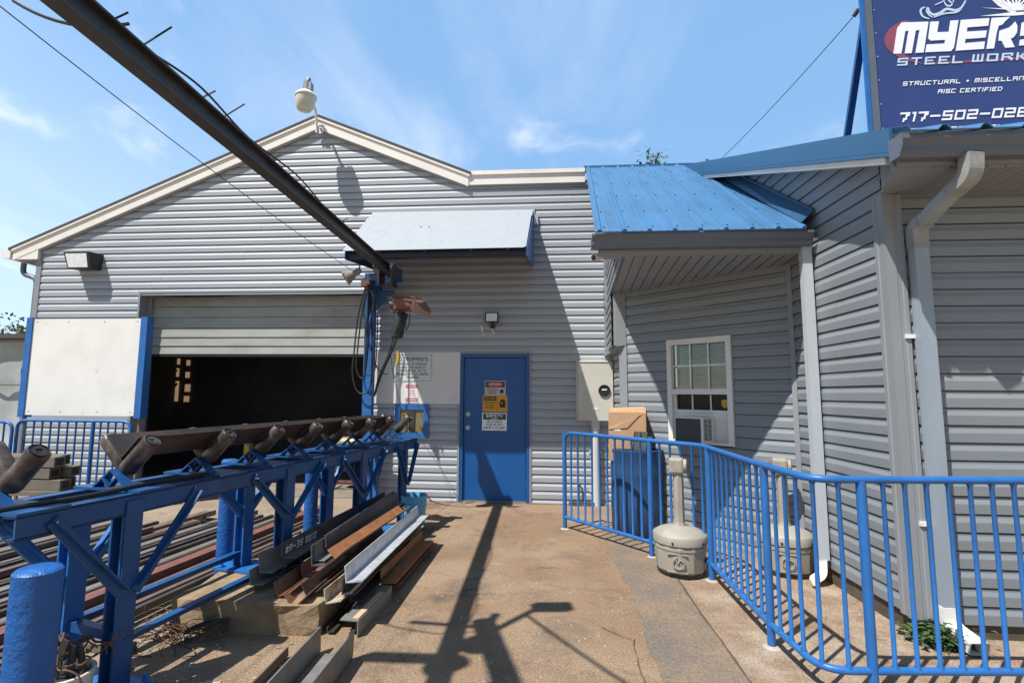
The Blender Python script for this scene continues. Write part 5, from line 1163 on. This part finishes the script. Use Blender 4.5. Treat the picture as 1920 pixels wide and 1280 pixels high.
m = MB(); nE, fE = gz(672, 1163, .105), gz(735, 1097, .105); dE = (fE-nE).normalized(); sE = dE.cross(UZ).normalized(); m.obox(nE+dE*.24-sE*.028+UZ*.004, dE*.22, sE*.02, UZ*.003); tag(m.build('wood_strip', mat('pale_wood', (.52, .40, .24), .8, var=.12), origin=tuple(nE)), 'pale wood strip lying on the upside-down grey angle', 'wood strip')
pxbar((585, 1178), (760, 1012), .012, 90, 3, .07, .10, steel_d, 'black angle lowest on the ground under the pile')
pxbar((612, 1186), (690, 1098), .012, 92, 4, .035, .05, brown_s, 'small brown angle on the ground in front of the pile')
pxbar((668, 1182), (681, 1165), .02, 90, 180, .05, .04, rust, 'short rusty offcut under the upside-down grey angle')
# two big sections in the foreground
for far, VPx, a, b, l1, l2, m_, lab, L_ in (((601.6, 1218), 1008, 92, 182, .135, .10, steel_l, 'tall grey angle running off the bottom edge, left of two', 2.0), ((662, 1230), 1014, 88, 180, .15, .175, steel_l, 'wide grey angle running off the bottom edge beside the walk', 2.0), ((541, 1228), 1005, 92, 182, .05, .04, bar_brown, 'thin brown angle at bottom edge left of the tall grey angle', 1.6)):
    fp = gz(*far, .012); d = plane(VPx, 738, (0, 40, 1.54), (0, 1, 0)) - CAM; d.z = 0; d.normalize()
    angle_bar('steel_angle', fp - d*L_, fp, a, b, l1, l2, m_, lab, 'angle steel', GP, .010)
q = gz(408, 1278, .03); m = MB(); rough_block(m, (q.x-.07, q.y-.12, -.01), (q.x+.03, q.y+.0, .04), .012, .3); tag(m.build('concrete_chunk', pale_conc, origin=tuple(q)), 'small pale concrete chunk at the bottom edge', 'concrete chunk')
# bars laid out on the yard beyond the conveyor
bd_ = V((math.sin(R(7.7)), math.cos(R(7.7)), 0)); bs = V((bd_.y, -bd_.x, 0))
bar_k = mat('black_bar', (.060, .056, .052), .55, .2, var=.3, vscale=6, col2=(.10, .08, .065), f2=.42, scale2=3); bar_g = mat('grey_bar', (.205, .185, .170), .6, .15, var=.2, vscale=5, col2=(.15, .125, .11), f2=.45, scale2=2.5)
KB = {'k': ('flat_bar', bar_k, 'thin black steel flat bar on the yard behind the conveyor', 'black flat bars on the yard'), 'g': ('flat_bar', bar_g, 'grey steel flat bar on the yard behind the conveyor', 'grey flat bars on the yard'),
      'b': ('flat_bar', bar_brown, 'brown flat bar on the yard behind the conveyor', 'brown flat bars on the yard')}
bars = []
for x, w, h, k in ((-2.60, .05, .05, 'k'), (-2.68, .04, .05, 'b'), (-2.79, .06, .04, 'k'), (-2.86, .03, .05, 'b'), (-3.06, .05, .05, 'k'), (-3.13, .05, .05, 'k'), (-3.20, .045, .05, 'k'), (-3.30, .10, .02, 'g'), (-3.42, .05, .05, 'k'), (-3.49, .05, .06, 'k'), (-3.62, .12, .03, 'g'),
                   (-3.74, .05, .05, 'k'), (-3.88, .07, .04, 'g'), (-3.97, .05, .05, 'k'), (-4.10, .14, .03, 'b'), (-4.27, .14, .04, 'b'), (-4.39, .04, .03, 'k'), (-4.46, .05, .05, 'k'), (-4.60, .15, .03, 'g'), (-4.73, .05, .06, 'k'), (-4.84, .09, .03, 'b'), (-4.98, .16, .03, 'g'), (-5.12, .06, .06, 'k'), (-5.24, .05, .04, 'k'), (-5.40, .20, .025, 'g'), (-5.56, .05, .05, 'k'),
                   (-5.72, .16, .03, 'b'), (-5.88, .05, .04, 'k'), (-6.05, .18, .03, 'g')):
    y1 = random.uniform(5.6, 6.4) if x > -4.3 else random.uniform(4.9, 5.7)
    if x < -5.2: y1 = random.uniform(5.0, 5.6)
    w *= {'k': .85, 'g': 1.25, 'b': 1.2}[k]
    bars.append((x, w, h, k, -.2+random.uniform(0, 1.2), y1, .05))
for x, w, h, k, yy0, yy1 in ((-2.95+.0, .06, .03, 'b', 1.5, 5.5), (-4.18, .10, .03, 'b', 1.0, 5.2), (-4.66, .06, .04, 'k', .8, 4.9), (-3.55, .06, .03, 'g', 1.2, 5.9)): bars.append((x, w, h, k, yy0, yy1, .09))
for x, w, h, k, y0, y1, z0 in bars:
    nm, m_, lab, grp = KB[k]; w_ = random.uniform(-.012, .012)
    p = V((x, 4, 0)) + bd_*(y0-4) + bs*w_*3; q = V((x, 4, 0)) + bd_*(y1-4) - bs*w_*3
    m = MB(); m.bar(p+V((0, 0, z0+h/2)), q+V((0, 0, z0+h/2)), w, h)
    if w > .09: m.bar(p+V((0, 0, z0+h+.010))+bs*(w/2-.004), q+V((0, 0, z0+h+.010))+bs*(w/2-.004), .008, .02)
    tag(m.build(nm, m_, origin=tuple(p), bevel=.002), lab, 'flat bar', grp)
p = V((-2.955, 4, .05)) - bd_*3.6; q = V((-2.955, 4, .05)) + bd_*2.3; m = MB(); s = bs
for (a, b, c, d) in ((-.055, .055, .095, .105), (-.055, -.045, .0, .095), (.045, .055, .0, .095)):
    m.hexa([p+s*a+UZ*c, p+s*b+UZ*c, q+s*b+UZ*c, q+s*a+UZ*c, p+s*a+UZ*d, p+s*b+UZ*d, q+s*b+UZ*d, q+s*a+UZ*d])
tag(m.build('steel_channel', rust_red, origin=tuple(p)), 'long red oxide channel, tallest among the bars on the yard', 'channel steel')
for k, y in enumerate((1.2, 3.0, 4.7)):
    a = V((-2.4, y, .024)); b = V((-6.3, y+.5, .024)); m = MB(); m.bar(a, b, .09, .046); tag(m.build('timber_skid', wood, origin=tuple(a)), 'timber skid under the flat bars on the yard', 'timber', 'timber skids under the bars')
p = gz(378, 980, .1); m = MB(); m.bar(p+V((-.03, 0, -.06)), p+V((.02, .0, .10)), .03, .02); m.bar(p+V((.0, 0, .04)), p+V((.12, .05, .11)), .03, .015); tag(m.build('scrap_clip', steel_d, origin=tuple(p)), 'small dark bent clip standing up among the brown bars', 'steel scrap')

# ================================================================== BUCKETS, SCRAP
bb = gz(771, 985, 0); bb = V((bb.x+.05, bb.y-.12, 0))
t = thing('plastic_bucket', tuple(bb), 'light blue plastic bucket by the wall behind the steel pile', 'bucket')
m = MB(); m.lathe(bb, [(.115, 0), (.13, .02), (.145, .25), (.152, .255), (.152, .275), (.147, .28), (.149, .305), (.156, .31), (.156, .33), (.150, .333), (.152, .36), (.158, .365), (.158, .38), (.148, .38), (.142, .34), (.125, .03)], 32); b = m.build('pail', bucket_b, t)
m = MB(); m.tube(spline([bb+V((-.155, 0, .33)), bb+V((-.10, -.12, .27)), bb+V((0, -.165, .25)), bb+V((.10, -.12, .27)), bb+V((.155, 0, .33))], 6), .003, 6); m.build('handle', galv, t)
bw = V((-2.28, 2.44, 0)); t = thing('plastic_bucket', (bw.x, bw.y, 0), 'dirty white bucket full of scrap wire at foot of conveyor', 'bucket')
o = V((bw.x, bw.y, 0)); m = MB(); m.lathe(o, [(.10, 0), (.105, .02), (.118, .17), (.126, .172), (.126, .19), (.118, .195), (.112, .19), (.10, .03)], 28); m.build('pail', bucket_w, t)
m = MB(); m.lathe(o, [(.0001, .16), (.11, .15)], 18); m.build('contents', steel_d, t)
def tangle(c, rx, ry, rz, n, r, seed, lo=.006):
    rnd = random.Random(seed); m = MB()
    for i in range(n):
        a = rnd.uniform(0, 6.28); P = []; p = V((c.x+rnd.uniform(-rx, rx)*.6, c.y+rnd.uniform(-ry, ry)*.6, c.z+rnd.uniform(0, rz)))
        for k in range(rnd.randint(4, 7)):
            P.append(V((p.x, p.y, max(lo, p.z)))); a += rnd.uniform(-1.1, 1.1); s = rnd.uniform(.05, .13)*(rx/.25); p = p + V((math.cos(a)*s, math.sin(a)*s*.8, rnd.uniform(-rz, rz)*.5))
            p.x = max(c.x-rx, min(c.x+rx, p.x)); p.y = max(c.y-ry, min(c.y+ry, p.y))
        m.tube(spline(P, 4), r*rnd.uniform(.7, 1.5), 5)
    return m
rw = mat('rusty_wire', (.14, .075, .045), .8, .2, var=.3)
tag(tangle(o+V((.0, 0, .2)), .15, .12, .12, 22, .004, 3).build('wire_bundle', rw, origin=tuple(o)), 'tangle of rusty wire heaped in the white bucket', 'scrap wire')
for k in range(3):
    p = o+V((-.06+.07*k, .02*k, .12)); m = MB(); m.bar(p, p+V((.10-.05*k, -.05, .24-.03*k)), .035, .008, up=(0, 1, 0)); tag(m.build('steel_offcut', steel_d, origin=tuple(p)), 'dark strip offcut sticking up from the white scrap bucket', 'steel scrap', 'strips in the scrap bucket')
c = gz(322, 1200, 0); tag(tangle(c, .27, .20, .07, 44, .0028, 5).build('wire_tangle', rw, origin=tuple(c)), 'brown tangle of loose wire on the ground before the concrete footing', 'scrap wire')
c = gz(385, 1198, .02); m = MB(); P = spline([c+V((-.17, .03, .0)), c+V((-.08, .10, .03)), c+V((.06, .12, .05)), c+V((.10, .05, .05)), c+V((.14, .0, .02)), c+V((.0, -.04, .0)), c+V((-.10, -.06, .0))], 6); vs = []
for p in P: vs += [V((p.x, p.y, max(.004, p.z))), V((p.x, p.y+.004, max(.004, p.z)+.03))]
m.add(vs, [(2*i, 2*i+1, 2*i+3, 2*i+2) for i in range(len(P)-1)]); o_ = m.build('steel_strap', steel_d, origin=tuple(c)); md = o_.modifiers.new('t', 'SOLIDIFY'); md.thickness = .004; tag(o_, 'bent dark steel strap lying over the wire tangle', 'steel strap')
m = MB()
rnd = random.Random(9)
for i in range(70):
    c = gz(rnd.uniform(240, 640), rnd.uniform(1165, 1275), 0); r = rnd.uniform(.003, .008); a = rnd.uniform(0, 3)
    m.obox(c+V((0, 0, r*.5)), V((math.cos(a)*r*1.6, math.sin(a)*r*1.6, 0)), V((-math.sin(a)*r, math.cos(a)*r, 0)), V((0, 0, r*.5)))
tag(m.build('stone_rubble', gravel_m), kind='stuff')
# timbers by the left railing
xe = oy(134, 860, 5.9).x
k = 0
for r in range(3):
    for c_ in range(2):
        y = 5.85+.17*c_; z = .36+.135*r; m = MB(); x1 = xe - (.10 if (r+c_) % 2 else .0) - .05*r
        w_ = .062; m.box((xe-2.1, y-w_*1.2, z), (x1, y+w_*1.2, z+.12)); m.use(dark); m.mats = [wood, ink]; m.m = [0]*len(m.f); m.cur = 1; m.box((x1-.001, y-w_*.8, z+.02), (x1+.002, y+w_*.8, z+.10)); tag(m.build('timber_beam', None, origin=(x1, y, z)), 'weathered rectangular beam in the stack by the left railing', 'timber', 'beams stacked by the left railing')
t = thing('trestle', (xe-.2, 5.95, 0), 'low wooden trestle carrying the beam stack by the left railing', 'trestle')
m = MB(); m.box((xe-2.2, 5.72, .30), (xe+.10, 6.16, .355)); m.build('deck', wood, t)
for xx in (xe-1.9, xe-.20):
    m = MB(); m.box((xx-.08, 5.80, 0), (xx+.08, 6.08, .30)); m.build('leg', steel_d, t)
# cart with tank in the garage mouth
c = oy(658, 880, YF+.75); t = thing('machine_cart', (c.x, YF+.75, .016), 'small wheeled cart carrying a dull brass tank just inside the garage', 'cart')
x0, y0 = c.x, YF+.75
m = MB(); m.lathe((x0-.25, y0, .72), [(.0001, 0), (.09, .03), (.12, .08), (.12, .42), (.09, .47), (.0001, .5)], 20, (1, 0, 0)); m.build('tank', mat('dull_brass', (.30, .24, .12), .45, .4, var=.2), t)
m = MB(); m.box((x0-.22, y0-.12, .30), (x0+.02, y0+.12, .62)); m.lathe((x0-.1, y0-.12, .46), [(.11, 0), (.11, .05), (.05, .06)], 16, (0, -1, 0)); m.build('motor', steel, t)
m = MB(); 
for xx in (-.27, .25):
    m.bar((x0+xx, y0-.15, .10), (x0+xx, y0-.15, .60), .03, .03, up=(0, 1, 0)); m.bar((x0+xx, y0-.15, .14), (x0+xx, y0+.15, .14), .03, .03)
m.bar((x0-.27, y0-.15, .14), (x0+.25, y0-.15, .14), .03, .04); m.bar((x0-.3, y0, .60), (x0+.3, y0, .60), .3, .03); m.build('frame', rust_red, t)
for xx in (-.27, .25):
    m = MB(); m.lathe((x0+xx, y0-.17, .075), [(.055, -.02), (.055, .02)], 14, (0, 1, 0)); m.build('wheel', dark, t)

# ================================================================== BEYOND
xb = oy(44, 700, 11).x
NB = thing('sheet_building', (xb-3, 11, 0), 'low grey sheet-covered outbuilding beyond the left railing', 'building')
zt = oy(20, 641, 11).z
m = MB(); n = 18; vs = []
for i in range(n+1):
    for j in range(9): vs.append((xb-7+7*i/n, 11+.05*math.sin(i*1.7+j*.9)+.04*math.sin(j*2.3+i*.6), zt*j/8))
m.add(vs, [(i*9+j, (i+1)*9+j, (i+1)*9+j+1, i*9+j+1) for i in range(n) for j in range(8)], True); m.box((xb-7, 11.1, 0), (xb, 14, zt)); m.build('wall', tarp, NB)
m = MB(); m.box((xb-7, 10.8, zt), (xb+.15, 14.2, zt+.07)); m.box((xb-7, 10.78, zt+.07), (xb+.18, 14.2, zt+.17)); m.build('roof', shingle, NB)
m = MB(); m.box((xb-7, 10.9, zt*.62), (xb, 10.94, zt*.62+.02)); m.build('wall_seam', steel, NB)
def tree(loc, h, crown_r, seed, label, crown_z=None, n=900, leaf=.16):
    rnd = random.Random(seed); o = V(loc); t = thing('broadleaf_tree', loc, label, 'tree'); cz = crown_z or h*.68
    m = MB(); m.tube([o, o+V((.05, 0, h*.3)), o+V((-.1, .1, h*.6)), o+V((.0, .0, h*.95))], [h*.03, h*.022, h*.014, h*.003], 8)
    tips = []
    for i in range(13):
        a = rnd.uniform(0, 6.28); z = h*rnd.uniform(.4, .85); L_ = crown_r*rnd.uniform(.5, .95)*(1.1-.5*abs(z-cz)/h*2); p = o+V((0, 0, z)); q = p+V((math.cos(a)*L_, math.sin(a)*L_, L_*.5)); m.tube([p, p.lerp(q, .5)+V((0, 0, .1)), q], [h*.008, h*.005, h*.0015], 6); tips.append(q); tips.append(p.lerp(q, .55))
    tips.append(o+V((0, 0, h*.97))); m.build('trunk', bark, t)
    m = MB(); m.mats = [leaf1, leaf2]
    for i in range(n):
        c = rnd.choice(tips); g_ = V((rnd.gauss(0, 1), rnd.gauss(0, 1), rnd.gauss(0, .8)))*crown_r*.20; p = c+g_
        u = V((rnd.uniform(-1, 1), rnd.uniform(-1, 1), rnd.uniform(-1, 1))).normalized(); w = u.orthogonal().normalized(); s = leaf*rnd.uniform(.6, 1.3); m.cur = rnd.randint(0, 1)
        m.add([p-u*s, p+w*s*.45, p+u*s, p-w*s*.45], [(0, 1, 2, 3)])
    m.build('crown', None, t)
tp = oy(1222, 293, 30); tree((tp.x, 30, 0), tp.z, 2.0, 21, 'green tree tip showing above the blue porch roof', n=5200, leaf=.16)
tp = oy(12, 614, 24); tree((tp.x, 24, 0), tp.z, 2.2, 22, 'bare-topped tree beyond the grey outbuilding, at left frame edge', n=900, leaf=.12)
tp = oy(46, 616, 26); tree((tp.x, 26, 0), tp.z, 2.0, 23, 'thin tree beyond the grey outbuilding, beside the board', n=700, leaf=.12)
# weeds at the wing corner
def weeds(c, rx, ry, n, h, label, seed):
    rnd = random.Random(seed); m = MB(); m.mats = [leaf1, leaf2]
    for i in range(n):
        p = V((c.x+rnd.gauss(0, rx), c.y+rnd.gauss(0, ry), 0)); a = rnd.uniform(0, 6.28); k = h*rnd.uniform(.3, 1.0); d = V((math.cos(a), math.sin(a), 0)); s = V((-d.y, d.x, 0)); m.cur = rnd.randint(0, 1)
        if rnd.random() < .75:
            q = p+V((0, 0, k*rnd.uniform(.3, 1))); w = .011*rnd.uniform(.8, 1.7); m.add([q, q+d*w*1.6+s*w+UZ*.004, q+d*w*3.2-UZ*.008, q+d*w*1.6-s*w+UZ*.004], [(0, 1, 2, 3)])
        else:
            w = .004; m.add([p-s*w, p+s*w, p+d*k*.5+UZ*k*.8, ], [(0, 1, 2)]); q = p+d*k*.5+UZ*k*.8; m.add([q-s*w, q+s*w, q+d*k*.6-UZ*k*.05], [(0, 1, 2)])
    return tag(m.build('weed_clump', None, origin=(c.x, c.y, 0)), label, 'weeds')
weeds(V((2.55, 3.53, 0)), .060, .040, 360, .16, 'green weed clump at the foot of the grey corner downspout', 31)
weeds(V((2.42, 3.60, 0)), .035, .05, 70, .10, 'small weed tuft under the fluted corner trim', 32)

# ================================================================== LIGHT, SKY, CAMERA
sd = V((1.05, 1.0, -2.40)).normalized()
sun = bpy.data.lights.new('sun', 'SUN'); sun.energy = 5.0; sun.angle = R(.53); sun.color = (1.0, .965, .915)
so = bpy.data.objects.new('sun', sun); COL.objects.link(so); so.rotation_euler = sd.to_track_quat('-Z', 'Y').to_euler()
w = bpy.data.worlds.new('World'); scene.world = w; w.use_nodes = True
N = w.node_tree.nodes; L = w.node_tree.links; bg = N['Background']
sky = N.new('ShaderNodeTexSky'); sky.sky_type = 'NISHITA'; sky.sun_disc = False
sky.sun_elevation = math.asin(-sd.z); sky.sun_rotation = math.atan2(-sd.x, -sd.y)
sky.air_density = 1.15; sky.dust_density = 0.05; sky.ozone_density = 1.6
tc = N.new('ShaderNodeTexCoord')
def wn(op, a, b=None):
    n = N.new('ShaderNodeMath'); n.operation = op
    for k, v in enumerate((a, b)):
        if v is None: continue
        if isinstance(v, (int, float)): n.inputs[k].default_value = v
        else: L.new(v, n.inputs[k])
    return n.outputs[0]
sep = N.new('ShaderNodeSeparateXYZ'); L.new(tc.outputs['Generated'], sep.inputs[0])
# project directions on a cloud layer overhead: puffs shrink towards the horizon
zz = wn('ADD', wn('MAXIMUM', sep.outputs['Z'], 0.0), .12)
cmb = N.new('ShaderNodeCombineXYZ'); L.new(wn('DIVIDE', sep.outputs['X'], zz), cmb.inputs[0]); L.new(wn('DIVIDE', sep.outputs['Y'], zz), cmb.inputs[1])
def cloud(scale, lo, hi, strx, stry, off, det=8, dist=.6):
    mp = N.new('ShaderNodeMapping'); mp.inputs['Scale'].default_value = (strx, stry, 1); mp.inputs['Location'].default_value = (off, off*.7, 0); mp.inputs['Rotation'].default_value = (0, 0, .5)
    L.new(cmb.outputs[0], mp.inputs['Vector']); n = N.new('ShaderNodeTexNoise'); n.inputs['Scale'].default_value = scale; n.inputs['Detail'].default_value = det; n.inputs['Distortion'].default_value = dist; n.inputs['Roughness'].default_value = .55
    L.new(mp.outputs[0], n.inputs['Vector']); r = N.new('ShaderNodeMapRange'); r.inputs['From Min'].default_value = lo; r.inputs['From Max'].default_value = hi; r.interpolation_type = 'SMOOTHSTEP'; L.new(n.outputs['Fac'], r.inputs['Value']); return r.outputs[0]
c1 = wn('MULTIPLY', cloud(1.25, .44, .80, 1.0, .42, 5.3, 9, .9), .42)
c2 = wn('MULTIPLY', cloud(2.4, .56, .82, 1, .8, 7.7, 9, .3), .7)
ct_ = wn('MINIMUM', wn('ADD', wn('ADD', c1, c2), .02), .92)
mx = N.new('ShaderNodeMix'); mx.data_type = 'RGBA'; L.new(ct_, mx.inputs['Factor']); hs = N.new('ShaderNodeHueSaturation'); hs.inputs['Saturation'].default_value = 1.18; L.new(sky.outputs[0], hs.inputs['Color']); 
def ramp(v, a, b, hi):
    r = N.new('ShaderNodeMapRange'); r.interpolation_type = 'SMOOTHSTEP'; r.inputs['From Min'].default_value = a; r.inputs['From Max'].default_value = b; r.inputs['To Max'].default_value = hi; L.new(v, r.inputs['Value']); return r.outputs[0]
hz1 = N.new('ShaderNodeMix'); hz1.data_type = 'RGBA'; hz1.inputs['B'].default_value = (4.8, 9.1, 15.4, 1); L.new(ramp(sep.outputs['Y'], -.2, .5, .52), hz1.inputs['Factor']); L.new(hs.outputs[0], hz1.inputs['A'])
hz2 = N.new('ShaderNodeMix'); hz2.data_type = 'RGBA'; hz2.inputs['B'].default_value = (9.0, 11.4, 14.6, 1); L.new(wn('MULTIPLY', ramp(wn('SUBTRACT', wn('MULTIPLY', sep.outputs['X'], -.35), sep.outputs['Z']), -.45, .25, .75), ramp(sep.outputs['Y'], -.2, .3, 1.0)), hz2.inputs['Factor']); L.new(hz1.outputs['Result'], hz2.inputs['A'])
L.new(hz2.outputs['Result'], mx.inputs['A']); mx.inputs['B'].default_value = (12.2, 12.9, 13.8, 1)
L.new(mx.outputs['Result'], bg.inputs['Color']); bg.inputs['Strength'].default_value = .070
cam = bpy.data.cameras.new('camera'); cam.sensor_fit = 'HORIZONTAL'; cam.sensor_width = 36; cam.lens = 36*F/1920; cam.clip_start = .05; cam.clip_end = 500
cam.shift_x = (960-CX)/1920
co = bpy.data.objects.new('camera', cam); COL.objects.link(co)
M = Matrix(((RT.x, UP.x, -FW.x, 0), (RT.y, UP.y, -FW.y, 0), (RT.z, UP.z, -FW.z, H), (0, 0, 0, 1))); co.matrix_world = M
scene.camera = co
vs_ = scene.view_settings; vs_.view_transform = 'Standard'; vs_.look = 'None'; vs_.exposure = 0.4; vs_.gamma = 1.0
scene.cycles.max_bounces = 8; scene.cycles.use_denoising = True
